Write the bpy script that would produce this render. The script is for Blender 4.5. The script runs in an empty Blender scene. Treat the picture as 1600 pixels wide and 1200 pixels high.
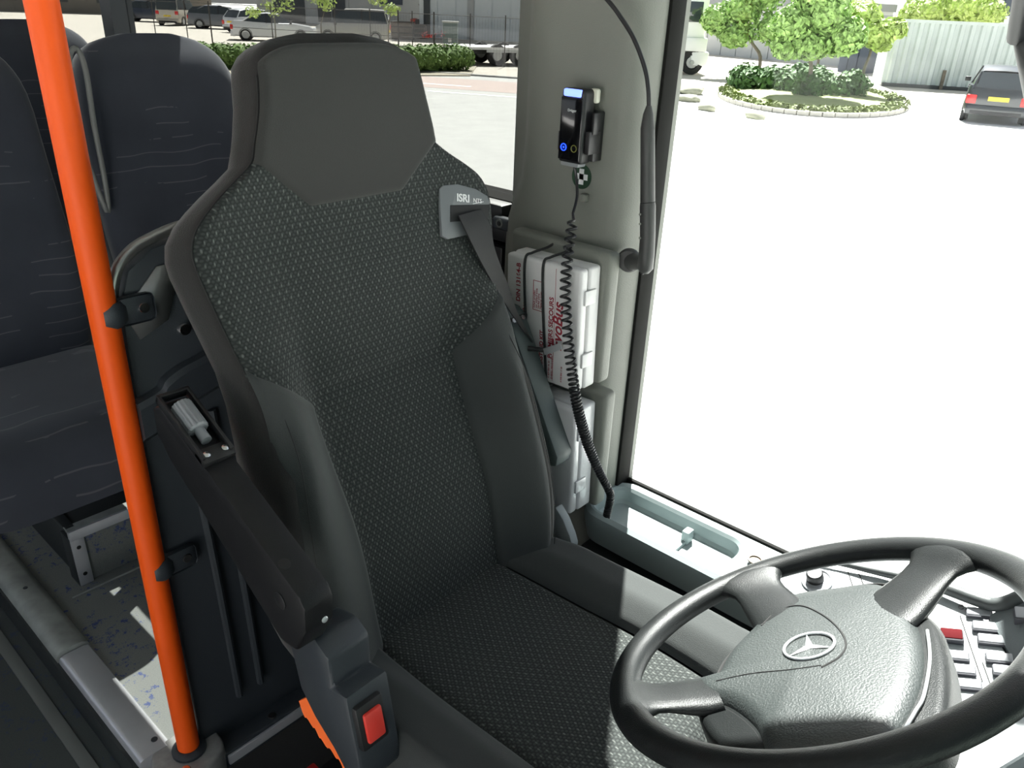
import bpy, bmesh, math, random
from mathutils import Vector as V, Matrix as M, noise
from math import sin, cos, tan, pi, radians as rad, hypot, atan2, sqrt
random.seed(7)
S = bpy.context.scene
COL = S.collection

# ------------------------------------------------------------ camera, sky, sun, exposure
F, PITCH, ROLL, YAW = 1236.0, rad(25.8), rad(2.5), rad(49.0)
CAM = V((0, 0, 1.4))
fw = V((sin(YAW)*cos(PITCH), cos(YAW)*cos(PITCH), -sin(PITCH)))
rt0 = V((cos(YAW), -sin(YAW), 0)); up0 = rt0.cross(fw)
RT = rt0*cos(ROLL) + up0*sin(ROLL); UP = up0*cos(ROLL) - rt0*sin(ROLL)
cd = bpy.data.cameras.new('camera'); cam = bpy.data.objects.new('camera', cd); COL.objects.link(cam)
cd.sensor_width = 36; cd.lens = 36*F/1600; cd.clip_start = .02; cd.clip_end = 500
cam.matrix_world = M((( RT.x, UP.x, -fw.x, CAM.x), (RT.y, UP.y, -fw.y, CAM.y), (RT.z, UP.z, -fw.z, CAM.z), (0, 0, 0, 1)))
S.camera = cam
S.view_settings.view_transform = 'Standard'; S.view_settings.look = 'None'
S.view_settings.gamma = 1; S.view_settings.use_curve_mapping = False
S.view_settings.exposure = 0.85

SUN_DIR = V((0.500, 0.308, 0.809)).normalized()    # towards the sun: high on the window side, a little behind the driver
w = bpy.data.worlds.new('sky'); S.world = w; w.use_nodes = True
nt = w.node_tree; nt.nodes.clear()
sky = nt.nodes.new('ShaderNodeTexSky'); sky.sky_type = 'NISHITA'; sky.sun_disc = False
sky.sun_elevation = math.asin(SUN_DIR.z); sky.sun_rotation = atan2(SUN_DIR.x, SUN_DIR.y)
sky.air_density = 1.0; sky.dust_density = 3.0; sky.ozone_density = 1.0
mixn = nt.nodes.new('ShaderNodeMixRGB'); mixn.inputs[0].default_value = .5; mixn.inputs[2].default_value = (7.5, 7.8, 8.2, 1)
bg = nt.nodes.new('ShaderNodeBackground'); bg.inputs[1].default_value = 0.08
wo = nt.nodes.new('ShaderNodeOutputWorld')
nt.links.new(sky.outputs[0], mixn.inputs[1]); nt.links.new(mixn.outputs[0], bg.inputs[0]); nt.links.new(bg.outputs[0], wo.inputs[0])
sd = bpy.data.lights.new('sun', 'SUN'); sd.energy = 15.0; sd.angle = rad(.6); sd.color = (1, .98, .95)
so = bpy.data.objects.new('sun', sd); COL.objects.link(so); so.rotation_euler = SUN_DIR.to_track_quat('Z', 'Y').to_euler()
S.cycles.use_denoising = True
S.cycles.max_bounces = 8; S.cycles.transparent_max_bounces = 16

# ------------------------------------------------------------ photo measurement: where a sight line meets a real plane
def ray(px, py): return RT*((px-800)/F) + UP*((600-py)/F) + fw
def on(px, py, ax, val):
    d = ray(px, py); return CAM + d*((val-CAM[ax])/d[ax])
def onp(px, py, p0, n):
    d = ray(px, py); return CAM + d*(n.dot(p0-CAM)/n.dot(d))

# ------------------------------------------------------------ materials
def mat(name, col, rough=.5, metal=0, bump=0, bscale=200, var=0, vscale=20, spec=.5, emit=None, es=0, sheen=0, coat=0):
    m = bpy.data.materials.new(name); m.use_nodes = True
    n = m.node_tree.nodes; L = m.node_tree.links; b = n['Principled BSDF']
    c = (*col, 1)
    b.inputs['Base Color'].default_value = c; b.inputs['Roughness'].default_value = rough
    b.inputs['Metallic'].default_value = metal; b.inputs['Specular IOR Level'].default_value = spec
    if sheen: b.inputs['Sheen Weight'].default_value = sheen; b.inputs['Sheen Roughness'].default_value = .4
    if coat: b.inputs['Coat Weight'].default_value = coat
    if emit: b.inputs['Emission Color'].default_value = (*emit, 1); b.inputs['Emission Strength'].default_value = es
    tc = None
    if var or bump:
        tc = n.new('ShaderNodeTexCoord')
    if var:
        t = n.new('ShaderNodeTexNoise'); t.inputs['Scale'].default_value = vscale; t.inputs['Detail'].default_value = 5
        L.new(tc.outputs['Object'], t.inputs['Vector'])
        r = n.new('ShaderNodeMapRange'); r.inputs[1].default_value = .3; r.inputs[2].default_value = .7
        r.inputs[3].default_value = 1-var; r.inputs[4].default_value = 1+var; L.new(t.outputs[0], r.inputs[0])
        x = n.new('ShaderNodeVectorMath'); x.operation = 'SCALE'; x.inputs[0].default_value = col
        L.new(r.outputs[0], x.inputs['Scale']); L.new(x.outputs[0], b.inputs['Base Color'])
    if bump:
        t = n.new('ShaderNodeTexNoise'); t.inputs['Scale'].default_value = bscale; t.inputs['Detail'].default_value = 3
        L.new(tc.outputs['Object'], t.inputs['Vector'])
        bp = n.new('ShaderNodeBump'); bp.inputs['Strength'].default_value = bump; bp.inputs['Distance'].default_value = .002
        L.new(t.outputs[0], bp.inputs['Height']); L.new(bp.outputs[0], b.inputs['Normal'])
    return m

class NT:                                            # tiny math-node writer
    def __init__(s, m): s.n = m.node_tree.nodes; s.L = m.node_tree.links
    def m(s, op, a, b=None, c=None):
        x = s.n.new('ShaderNodeMath'); x.operation = op
        for i, v in enumerate((a, b, c)):
            if v is None: continue
            if isinstance(v, (int, float)): x.inputs[i].default_value = v
            else: s.L.new(v, x.inputs[i])
        return x.outputs[0]
    def mix(s, f, a, b):
        x = s.n.new('ShaderNodeMixRGB')
        if isinstance(f, (int, float)): x.inputs[0].default_value = f
        else: s.L.new(f, x.inputs[0])
        for i, v in ((1, a), (2, b)):
            if isinstance(v, tuple): x.inputs[i].default_value = (*v, 1)
            else: s.L.new(v, x.inputs[i])
        return x.outputs[0]

def pattern_fabric():                                # woven seat cloth: staggered pale flecks over a small dark weave, UV in metres
    m = mat('patterned_seat_cloth', (.03, .034, .032), .9, sheen=.15); t = NT(m)
    uv = t.n.new('ShaderNodeUVMap'); sp = t.n.new('ShaderNodeSeparateXYZ'); t.L.new(uv.outputs[0], sp.inputs[0])
    X, Y = sp.outputs[0], sp.outputs[1]
    def dots(px, py, rx, ry, soft):
        gy = t.m('DIVIDE', Y, py); row = t.m('FLOOR', gy)
        off = t.m('MULTIPLY', t.m('MODULO', row, 2.0), .5)
        gx = t.m('ADD', t.m('DIVIDE', X, px), off)
        fx = t.m('SUBTRACT', t.m('FRACT', gx), .5); fy = t.m('SUBTRACT', t.m('FRACT', gy), .5)
        d = t.m('SQRT', t.m('ADD', t.m('POWER', t.m('DIVIDE', fx, rx), 2), t.m('POWER', t.m('DIVIDE', fy, ry), 2)))
        return t.m('SMOOTHSTEP', d, 1+soft, 1-soft) if False else t.m('MINIMUM', t.m('MAXIMUM', t.m('DIVIDE', t.m('SUBTRACT', 1+soft, d), 2*soft), 0), 1)
    a = dots(.0118, .0090, .085, .24, .5)
    b = dots(.00625, .0044, .30, .36, .3)
    c1 = t.mix(b, (.013, .016, .015), (.031, .037, .034))
    nz = t.n.new('ShaderNodeTexNoise'); nz.inputs['Scale'].default_value = 60
    tc = t.n.new('ShaderNodeTexCoord'); t.L.new(tc.outputs['Object'], nz.inputs['Vector'])
    c2 = t.mix(t.m('MULTIPLY', a, t.m('ADD', t.m('MULTIPLY', nz.outputs[0], .9), .3)), c1, (.13, .14, .13))
    t.L.new(c2, t.n['Principled BSDF'].inputs['Base Color'])
    bp = t.n.new('ShaderNodeBump'); bp.inputs['Strength'].default_value = .5; bp.inputs['Distance'].default_value = .001
    t.L.new(t.m('ADD', b, a), bp.inputs['Height']); t.L.new(bp.outputs[0], t.n['Principled BSDF'].inputs['Normal'])
    return m

def velour():                                        # blue-grey velour with thin curved lines
    m = mat('blue_grey_velour', (.02, .024, .032), .95, sheen=.5); t = NT(m)
    tc = t.n.new('ShaderNodeTexCoord')
    wv = t.n.new('ShaderNodeTexWave'); wv.wave_type = 'RINGS'; wv.rings_direction = 'X'
    wv.inputs['Scale'].default_value = 9; wv.inputs['Distortion'].default_value = 3; wv.inputs['Detail'].default_value = 1; wv.inputs['Detail Scale'].default_value = .8
    t.L.new(tc.outputs['Object'], wv.inputs['Vector'])
    nz = t.n.new('ShaderNodeTexNoise'); nz.inputs['Scale'].default_value = 4; nz.inputs['Detail'].default_value = 5
    t.L.new(tc.outputs['Object'], nz.inputs['Vector'])
    ln = t.m('GREATER_THAN', wv.outputs[1], .985)
    msk = t.m('MULTIPLY', ln, t.m('MULTIPLY', t.m('GREATER_THAN', nz.outputs[0], .52), .35))
    base = t.mix(nz.outputs[0], (.016, .019, .027), (.062, .070, .092))
    t.L.new(t.mix(msk, base, (.20, .20, .21)), t.n['Principled BSDF'].inputs['Base Color'])
    return m

def speckle_floor(name, a, b, blue, amt):
    m = mat(name, a, .7); t = NT(m)
    tc = t.n.new('ShaderNodeTexCoord')
    n1 = t.n.new('ShaderNodeTexNoise'); n1.inputs['Scale'].default_value = 500; n1.inputs['Detail'].default_value = 2
    n2 = t.n.new('ShaderNodeTexNoise'); n2.inputs['Scale'].default_value = 45; n2.inputs['Detail'].default_value = 6; n2.inputs['Roughness'].default_value = .85
    n3 = t.n.new('ShaderNodeTexNoise'); n3.inputs['Scale'].default_value = 14; n3.inputs['Detail'].default_value = 2
    for q in (n1, n2, n3): t.L.new(tc.outputs['Object'], q.inputs['Vector'])
    c = t.mix(n1.outputs[0], a, b)
    f = t.m('MULTIPLY', t.m('GREATER_THAN', n2.outputs[0], .565), t.m('MULTIPLY', t.m('GREATER_THAN', n3.outputs[0], .48), amt))
    t.L.new(t.mix(f, c, blue), t.n['Principled BSDF'].inputs['Base Color'])
    return m

def glass(name, tint, refl=.06):
    m = bpy.data.materials.new(name); m.use_nodes = True; n = m.node_tree.nodes; L = m.node_tree.links; n.clear()
    o = n.new('ShaderNodeOutputMaterial'); mx = n.new('ShaderNodeMixShader'); tr = n.new('ShaderNodeBsdfTransparent'); gl = n.new('ShaderNodeBsdfGlossy')
    fc = n.new('ShaderNodeLayerWeight'); fc.inputs[0].default_value = .5
    pw = n.new('ShaderNodeMath'); pw.operation = 'POWER'; pw.inputs[1].default_value = 4; L.new(fc.outputs['Facing'], pw.inputs[0])
    lw = n.new('ShaderNodeMath'); lw.operation = 'MULTIPLY_ADD'; lw.inputs[1].default_value = .15; lw.inputs[2].default_value = refl*.15; L.new(pw.outputs[0], lw.inputs[0])
    tr.inputs[0].default_value = (*tint, 1); gl.inputs['Roughness'].default_value = .02
    L.new(lw.outputs[0], mx.inputs[0]); L.new(tr.outputs[0], mx.inputs[1]); L.new(gl.outputs[0], mx.inputs[2]); L.new(mx.outputs[0], o.inputs[0])
    return m

def ground_mat(name, a, b, sc, bump=.3):
    m = mat(name, a, .95, bump=bump, bscale=30); t = NT(m)
    tc = t.n.new('ShaderNodeTexCoord'); n1 = t.n.new('ShaderNodeTexNoise'); n1.inputs['Scale'].default_value = sc; n1.inputs['Detail'].default_value = 8
    t.L.new(tc.outputs['Object'], n1.inputs['Vector']); t.L.new(t.mix(n1.outputs[0], a, b), t.n['Principled BSDF'].inputs['Base Color'])
    return m

CLOTH = mat('plain_grey_seat_cloth', (.037, .041, .040), .92, bump=.35, bscale=900, sheen=.2)
HEADC = mat('headrest_cloth', (.031, .031, .029), .92, bump=.35, bscale=900, sheen=.2)
SIDEC = mat('brown_black_side_cloth', (.022, .021, .020), .95, bump=.35, bscale=700, sheen=.25)
PATT = pattern_fabric(); VEL = velour()
BLACKP = mat('black_plastic', (.012, .012, .013), .42, bump=.15, bscale=900)
DARKP = mat('dark_blue_grey_plastic', (.032, .038, .045), .45, bump=.2, bscale=700)
ARMB = mat('black_armrest_plastic', (.007, .007, .008), .48, bump=.12, bscale=900, spec=.35)
ARMG = mat('grey_armrest_plastic', (.085, .105, .105), .5, bump=.12, bscale=900)
GREYP = mat('pillar_grey_plastic', (.180, .185, .16), .6, bump=.25, bscale=500, var=.06, vscale=4)
GREYD = mat('pillar_side_grey', (.11, .115, .105), .6, bump=.2, bscale=500)
LEDGE = mat('ledge_grey_plastic', (.27, .32, .32), .42, bump=.15, bscale=500)
LOWER = mat('lower_lining_plastic', (.030, .035, .036), .5, bump=.15, bscale=500)
DASH = mat('dashboard_grey_plastic', (.42, .45, .46), .45, bump=.15, bscale=700)
DASHD = mat('dashboard_dark_trim', (.055, .062, .062), .5, bump=.15, bscale=700)
KNOBG = mat('ribbed_grey_knob', (.24, .25, .26), .5)
WHEELP = mat('steering_wheel_plastic', (.012, .0135, .0135), .36, bump=.25, bscale=900, spec=.28)
PADP = mat('airbag_cover_plastic', (.028, .034, .033), .45, bump=.4, bscale=450, spec=.75)
SEAM = mat('dark_seam', (.01, .01, .01), .7)
SILVER = mat('silver_line', (.55, .57, .58), .3, .6)
CHROME = mat('chrome', (.6, .6, .6), .2, 1)
ALU = mat('brushed_aluminium', (.62, .63, .66), .38, .55, var=.08, vscale=8)
ALUW = mat('worn_grey_rubber_trim', (.32, .34, .32), .55, .1, var=.2, vscale=25)
ORANGE = mat('orange_pole_coating', (.93, .105, .006), .5, var=.05, vscale=6, spec=.28)
RED = mat('red_plastic', (.55, .02, .02), .4)
REDB = mat('red_buckle_button', (.75, .05, .035), .35)
HIVIS = mat('orange_fabric', (1.0, .16, .02), .8, bump=.5, bscale=60)
BELT = mat('seat_belt_webbing', (.020, .020, .020), .6, bump=.3, bscale=900)
GUIDE = mat('belt_guide_grey', (.14, .15, .155), .5)
WHITE = mat('white_print', (.75, .75, .75), .6)
BOXW = mat('white_box_plastic', (.66, .65, .64), .45, var=.04, vscale=30)
BOXW2 = mat('shrink_wrapped_box', (.62, .62, .63), .25, bump=.9, bscale=45, coat=.4)
PRINT = mat('dark_red_print', (.30, .025, .04), .7)
ELASTIC = mat('black_elastic_cord', (.012, .012, .012), .7)
GLOSSB = mat('glossy_black', (.004, .004, .005), .12, coat=.3)
GREEN = mat('dark_green_sticker', (.012, .045, .02), .5)
CREAM = mat('cream_plastic', (.6, .6, .5), .5)
BLUEL = mat('blue_light', (.1, .15, .9), .3, emit=(.16, .24, 1.0), es=1.6)
BLUEC = mat('blue_button_light', (.01, .03, .9), .3, emit=(.01, .05, 1.0), es=2.2)
YELC = mat('dim_yellow_ring', (.15, .15, .02), .5)
CARPET = speckle_floor('grey_blue_speckled_floor', (.11, .12, .115), (.24, .25, .235), (.025, .05, .19), .85)
AISLE = speckle_floor('dark_speckled_aisle_floor', (.035, .042, .042), (.075, .085, .085), (.02, .035, .11), .5)
FLOORD = mat('dark_driver_floor', (.018, .018, .018), .8, bump=.4, bscale=300)
GASK = mat('black_rubber_gasket', (.010, .010, .009), .85, spec=.15)
ROOFM = mat('light_roof_lining', (.33, .33, .32), .8)

# ------------------------------------------------------------ object helpers
def origin(p):
    o = V((0, 0, 0))
    while p is not None: o += p.location; p = p.parent
    return o
def mesh(name, vs, fs, m, parent=None, smooth=True, uvs=None, ang=40):
    me = bpy.data.meshes.new(name); off = origin(parent)
    me.from_pydata([tuple(V(v)-off) for v in vs], [], fs)
    if uvs:
        ul = me.uv_layers.new(name='UVMap')
        for l in me.loops: ul.data[l.index].uv = uvs[l.vertex_index]
    for mm in (m if isinstance(m, (list, tuple)) else [m]): me.materials.append(mm)
    bm = bmesh.new(); bm.from_mesh(me); bmesh.ops.recalc_face_normals(bm, faces=bm.faces); 
    if smooth:
        for f in bm.faces: f.smooth = True
        for e in bm.edges:
            if len(e.link_faces) == 2 and e.calc_face_angle(0) > rad(ang): e.smooth = False
    bm.to_mesh(me); bm.free()
    o = bpy.data.objects.new(name, me); COL.objects.link(o); o.parent = parent
    return o
def fromb(name, bm, m, parent=None, smooth=True, ang=40):
    bmesh.ops.recalc_face_normals(bm, faces=bm.faces); off = origin(parent)
    for v in bm.verts: v.co -= off
    if smooth:
        for f in bm.faces: f.smooth = True
        for e in bm.edges:
            if len(e.link_faces) == 2 and e.calc_face_angle(0) > rad(ang): e.smooth = False
    me = bpy.data.meshes.new(name); bm.to_mesh(me); bm.free()
    for mm in (m if isinstance(m, (list, tuple)) else [m]): me.materials.append(mm)
    o = bpy.data.objects.new(name, me); COL.objects.link(o); o.parent = parent
    return o
def tag(o, label=None, cat=None, group=None, kind=None):
    if label: o['label'] = label
    if cat: o['category'] = cat
    if group: o['group'] = group
    if kind: o['kind'] = kind
    return o
def thing(name, loc, label, cat, group=None):
    o = bpy.data.objects.new(name, None); COL.objects.link(o); o.location = loc; o.empty_display_size = .1
    return tag(o, label, cat, group)
def st(o): o['kind'] = 'structure'; return o
def frame(o, x, y, z=None):
    x = V(x).normalized(); y = V(y); y = (y - x*x.dot(y)).normalized(); z = x.cross(y)
    return M(((x.x, y.x, z.x, o[0]), (x.y, y.y, z.y, o[1]), (x.z, y.z, z.z, o[2]), (0, 0, 0, 1)))
def bbox(bm, lo, hi, bev=0, seg=2, fr=None):
    lo, hi = V(lo), V(hi); c = (lo+hi)/2; s = hi-lo
    r = bmesh.ops.create_cube(bm, size=1, matrix=M.Translation(c) @ M.Diagonal((*s, 1)))
    vs = r['verts']
    if bev:
        es = list({e for v in vs for e in v.link_edges})
        rr = bmesh.ops.bevel(bm, geom=es, offset=bev, segments=seg, affect='EDGES', profile=.5)
        vs = list({v for f in rr['faces'] for v in f.verts} | {v for v in vs if v.is_valid})
    if fr is not None:
        for v in vs: v.co = fr @ v.co
    return vs
def box(name, lo, hi, m, parent=None, bev=0, seg=2, fr=None):
    bm = bmesh.new(); bbox(bm, lo, hi, bev, seg); 
    if fr is not None: bm.transform(fr)
    return fromb(name, bm, m, parent)
def tubev(pts, r, seg=12, closed=False, cap=True, flat=None):
    pts = [V(p) for p in pts]; n = len(pts); vs = []; fs = []
    T = [(pts[(i+1) % n]-pts[i-1] if closed else pts[min(i+1, n-1)]-pts[max(i-1, 0)]).normalized() for i in range(n)]
    a = V((0, 0, 1)) if abs(T[0].z) < .9 else V((1, 0, 0)); N = (a - T[0]*a.dot(T[0])).normalized()
    for i in range(n):
        N = (N - T[i]*N.dot(T[i])).normalized(); B = T[i].cross(N); rr = r[i] if isinstance(r, (list, tuple)) else r
        for k in range(seg):
            t = 2*pi*k/seg; vs.append(pts[i] + N*cos(t)*rr + B*sin(t)*rr)
    for i in range(n if closed else n-1):
        j = (i+1) % n
        for k in range(seg): fs.append((i*seg+k, i*seg+(k+1) % seg, j*seg+(k+1) % seg, j*seg+k))
    if cap and not closed: fs += [tuple(range(seg)), tuple(range((n-1)*seg, n*seg))]
    return vs, fs
def tube(name, pts, r, m, parent=None, seg=12, closed=False):
    vs, fs = tubev(pts, r, seg, closed); return mesh(name, vs, fs, m, parent)
def spline(P, n=10, closed=False):
    P = [V(p) for p in P]; N = len(P); out = []
    for i in range(N if closed else N-1):
        g = lambda k: P[k % N] if closed else P[max(0, min(N-1, k))]
        a, b, c, d = g(i-1), g(i), g(i+1), g(i+2)
        for j in range(n):
            t = j/n; out.append(.5*((2*b)+(-a+c)*t+(2*a-5*b+4*c-d)*t*t+(-a+3*b-3*c+d)*t**3))
    if not closed: out.append(P[-1])
    return out
def prism(name, pts, fr, z0, z1, m, parent=None, bev=0, seg=2, holes=None):
    bm = bmesh.new(); vb = [bm.verts.new((x, y, z0)) for x, y in pts]; f = bm.faces.new(vb)
    r = bmesh.ops.extrude_face_region(bm, geom=[f]); bmesh.ops.translate(bm, vec=(0, 0, z1-z0), verts=[g for g in r['geom'] if isinstance(g, bmesh.types.BMVert)])
    if bev:
        es = [e for e in bm.edges if all(abs(v.co.z-z1) < 1e-7 for v in e.verts)]
        bmesh.ops.bevel(bm, geom=es, offset=bev, segments=seg, affect='EDGES', profile=.5)
    bm.transform(fr); return fromb(name, bm, m, parent)
def loft(name, rings, m, parent=None, cap=True, closed=True, ang=50):
    n = len(rings[0]); vs = [p for r in rings for p in r]; fs = []
    for i in range(len(rings)-1):
        for k in range(n if closed else n-1): fs.append((i*n+k, i*n+(k+1) % n, (i+1)*n+(k+1) % n, (i+1)*n+k))
    if cap and closed: fs += [tuple(range(n)), tuple(range((len(rings)-1)*n, len(rings)*n))]
    return mesh(name, vs, fs, m, parent, ang=ang)
def lathe(name, prof, fr, m, parent=None, seg=24):
    vs = []; fs = []; n = len(prof)
    for k in range(seg):
        t = 2*pi*k/seg
        for r, z in prof: vs.append(fr @ V((r*cos(t), r*sin(t), z)))
    for k in range(seg):
        for i in range(n-1): fs.append((k*n+i, ((k+1) % seg)*n+i, ((k+1) % seg)*n+i+1, k*n+i+1))
    if prof[0][0] > 1e-6: fs.append(tuple(k*n for k in range(seg)))
    if prof[-1][0] > 1e-6: fs.append(tuple(k*n+n-1 for k in range(seg)))
    o = mesh(name, vs, fs, m, parent); return o
def text(name, body, size, o, xd, yd, m, parent=None, ext=.0003, shear=0, bold=0):
    c = bpy.data.curves.new(name, 'FONT'); c.body = body; c.size = size; c.extrude = ext; c.shear = shear; c.offset = bold
    c.align_x = 'LEFT'
    t = bpy.data.objects.new(name, c); COL.objects.link(t); dg = bpy.context.evaluated_depsgraph_get()
    me = bpy.data.meshes.new_from_object(t.evaluated_get(dg)); COL.objects.unlink(t); bpy.data.objects.remove(t)
    me.transform(frame(V(o)-origin(parent), xd, yd)); me.materials.clear(); me.materials.append(m)
    ob = bpy.data.objects.new(name, me); COL.objects.link(ob); ob.parent = parent
    return ob
def dup(root, loc, rz=0, label=None, group=None):
    r = root.copy(); COL.objects.link(r); r.location = loc; r.rotation_euler = (0, 0, rz)
    if label: r['label'] = label
    if group: r['group'] = group
    for ch in list(root.children):
        c = ch.copy(); COL.objects.link(c); c.parent = r
        for g in list(ch.children):
            d = g.copy(); COL.objects.link(d); d.parent = c
    return r
def sm(x, a, b):
    t = max(0, min(1, (x-a)/(b-a))); return t*t*(3-2*t)
def lerpt(tab, x):
    if x <= tab[0][0]: return tab[0][1]
    for (a, p), (b, q) in zip(tab, tab[1:]):
        if x <= b: return p+(q-p)*(x-a)/(b-a)
    return tab[-1][1]
def crv(tab, x):                                     # smooth interpolation through a table
    if x <= tab[0][0]: return tab[0][1]
    if x >= tab[-1][0]: return tab[-1][1]
    for i in range(len(tab)-1):
        if x <= tab[i+1][0]:
            x0, y0 = tab[i]; x1, y1 = tab[i+1]
            m0 = (y1-tab[i-1][1])/(x1-tab[i-1][0]) if i else (y1-y0)/(x1-x0)
            m1 = (tab[i+2][1]-y0)/(tab[i+2][0]-x0) if i+2 < len(tab) else (y1-y0)/(x1-x0)
            h = x1-x0; t = (x-x0)/h
            return (2*t**3-3*t*t+1)*y0+(t**3-2*t*t+t)*h*m0+(-2*t**3+3*t*t)*y1+(t**3-t*t)*h*m1

# ============================================================ THE BUS SHELL
WX = 1.22
GZ = -1.2
PF = .13                                             # passenger platform
def sbox(name, lo, hi, m, bev=0): return st(box(name, lo, hi, m, None, bev))
# floors
sbox('floor', (.35, 1.10, PF-.06), (WX, 6, PF), CARPET)
sbox('floor_aisle', (-.42, 1.10, -.03), (.32, 6, .06), AISLE)
sbox('floor_right', (-WX-.04, 1.10, PF-.06), (-.42, 6, PF), CARPET)
sbox('floor_driver', (.10, -.7, -.04), (WX, 1.10, .02), FLOORD)
sbox('floor_entrance', (-WX, -.7, -.3), (.10, 1.10, -.24), AISLE)
# left wall: below the driver's window, below the passenger windows
sbox('wall_left', (WX, -.75, -.4), (WX+.06, .76, .485), LOWER)
sbox('wall_left_rear', (WX, 1.04, -.4), (WX+.06, 6, 1.028), GASK); sbox('trim_sill_cap', (WX-.02, 1.06, 1.028), (WX+.06, 6, 1.034), GASK)
sbox('wall_left_top', (WX-.03, .75, 1.61), (WX+.06, 6, 2.1), ROOFM); sbox('wall_left_top_front', (WX-.03, -.75, 1.99), (WX+.06, .75, 2.1), ROOFM)
sbox('roof', (-WX-.1, -.52, 2.1), (WX+.06, 6, 2.16), ROOFM)
sbox('wall_rear', (-WX-.1, 6, -.1), (WX+.06, 6.06, 2.1), ROOFM)
sbox('wall_right', (-WX-.1, 1.0, -.3), (-WX-.04, 6, .95), GREYD)
sbox('wall_right_top', (-WX-.1, 1.0, 1.78), (-WX-.04, 6, 2.1), ROOFM)
sbox('wall_right_front', (-WX-.1, .9, -.3), (-WX-.04, 1.05, 2.1), GREYD)
sbox('wall_front', (-WX-.1, -.80, -.4), (WX+.06, -.75, .45), LOWER)
sbox('trim_window_pillar', (WX-.02, 2.785, 1.02), (WX+.05, 2.86, 1.80), DARKP)
sbox('trim_window_pillar_rear', (WX-.02, 4.3, 1.02), (WX+.05, 4.44, 1.80), DARKP)
sbox('trim_front_pillar', (WX-.03, -.78, .45), (WX+.06, -.70, 2.1), BLACKP)
# lower lining of the cab wall under the tray
bm = bmesh.new(); bbox(bm, (1.09, -.10, .03), (WX, .76, .40), .02); bbox(bm, (1.075, .40, .10), (1.10, .62, .36), .012); bbox(bm, (1.075, .12, .10), (1.10, .37, .36), .012)
st(fromb('baseboard_left', bm, LOWER))
# panes
G1 = glass('tinted_side_glass', (.50, .51, .50)); G2 = glass('clear_driver_glass', (.95, .97, .96))
sbox('window_1', (WX+.03, -.69, .487), (WX+.034, .752, 1.99), G2)
G3 = glass('dimming_windscreen_glass', (.50, .56, .53))
sbox('window_4', (-WX-.04, -.78, .45), (WX-.03, -.776, 2.1), G3)  # unseen windscreen, added with its tint set to dim the cab
sbox('window_2', (WX+.03, 1.055, 1.035), (WX+.034, 2.785, 1.778), G1)
sbox('window_3', (WX+.03, 2.861, 1.035), (WX+.034, 4.3, 1.778), G1)
# gasket round the driver's window
bm = bmesh.new()
bbox(bm, (WX+.020, -.7, .487), (WX+.029, .756, .502), .002); bbox(bm, (WX-.016, .744, .487), (WX+.029, .757, 1.99), .003)
st(fromb('trim_window_gasket', bm, GASK))
bm = bmesh.new(); bbox(bm, (WX-.055, 1.06, 1.0), (WX+.02, 2.72, 1.032), .006); bbox(bm, (WX-.035, 1.06, .95), (WX+.0, 2.72, .995), .006); bbox(bm, (WX-.05, 1.06, .90), (WX, 2.72, .945), .006)
st(fromb('trim_window_sill', bm, BLACKP))

# pillar between the windows, one moulded cover, thicker towards the foot
rings = []
for z in (.02, .40, .52, .70, .96, 1.01, 1.05, 1.10, 1.18, 1.30, 1.5, 1.8, 2.1):
    k = 1-sm(z, .98, 1.14)                           # 1 = thick lower body
    ye = 1.056+.00*k; xa = 1.150-.015*k; yf = .984+.026*k
    pts = [(WX+.05, ye), (WX-.02, ye), (WX-.035, ye-.006), (xa+.025, min(1.046, yf+.032)), (xa+.004, yf+.010), (xa-.012, yf-.012), (xa-.014, .93), (xa-.014, .83), (xa-.012, .785), (xa-.002, .764), (xa+.02, .752), (WX-.02, .750), (WX+.05, .750)]
    rings.append([V((x, y, z)) for x, y in pts])
o = loft('wall_pillar', rings, GREYP, ang=60); st(o)
o = sbox('trim_pillar_edge', (WX-.028, .757, .60), (WX+.03, .772, 1.8), GREYP, .004)
tag(box('blanking_plug', (1.122, .824, 1.087), (1.1345, .839, 1.101), GREYP, None, .003), 'small round grey blanking plug on the pillar right of the green sticker', 'plug')

# ledge with storage tray under the driver's window
def tray():
    t = thing('window_ledge_tray', (1.15, .4, .44), 'long grey moulded storage tray on the ledge below the driver window', 'tray')
    def rr(x0, x1, y0, y1, r, z, n=6):
        out = []
        for cx, cy, a in ((x1-r, y1-r, 0), (x0+r, y1-r, 90), (x0+r, y0+r, 180), (x1-r, y0+r, 270)):
            for k in range(n+1):
                q = rad(a+90*k/n); out.append(V((cx+r*cos(q), cy+r*sin(q), z)))
        return out
    W = WX+.019
    rings = [rr(1.130, W, .33, .750, .03, .415), rr(1.098, W, .33, .758, .045, .435), rr(1.086, W, .33, .764, .05, .487), rr(1.089, W, .33, .763, .05, .501), rr(1.098, W-.003, .335, .757, .045, .507),
             rr(1.104, 1.219, .452, .748, .034, .507), rr(1.110, 1.214, .457, .743, .030, .501), rr(1.113, 1.211, .460, .740, .028, .480), rr(1.119, 1.205, .466, .734, .022, .475)]
    for r in rings:
        for p in r: p.z -= .008
    loft('ledge_body', rings, LEDGE, t, ang=28)
    bm = bmesh.new(); bbox(bm, (1.114, .557, .466), (1.209, .565, .474), .002); bbox(bm, (1.172, .553, .466), (1.194, .569, .494), .003)
    fromb('divider_clip', bm, LEDGE, t)
    fr = M.Translation((1.172, .418, .5065))
    lathe('cup_ring', [(.0135, 0), (.0135, .003), (.0105, .003), (.0105, .0008), (0, .0008)], fr, [mat('brass_screw_ring', (.10, .08, .06), .4, .6)], t, 20)
    return t
tray_root = tray()

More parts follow.
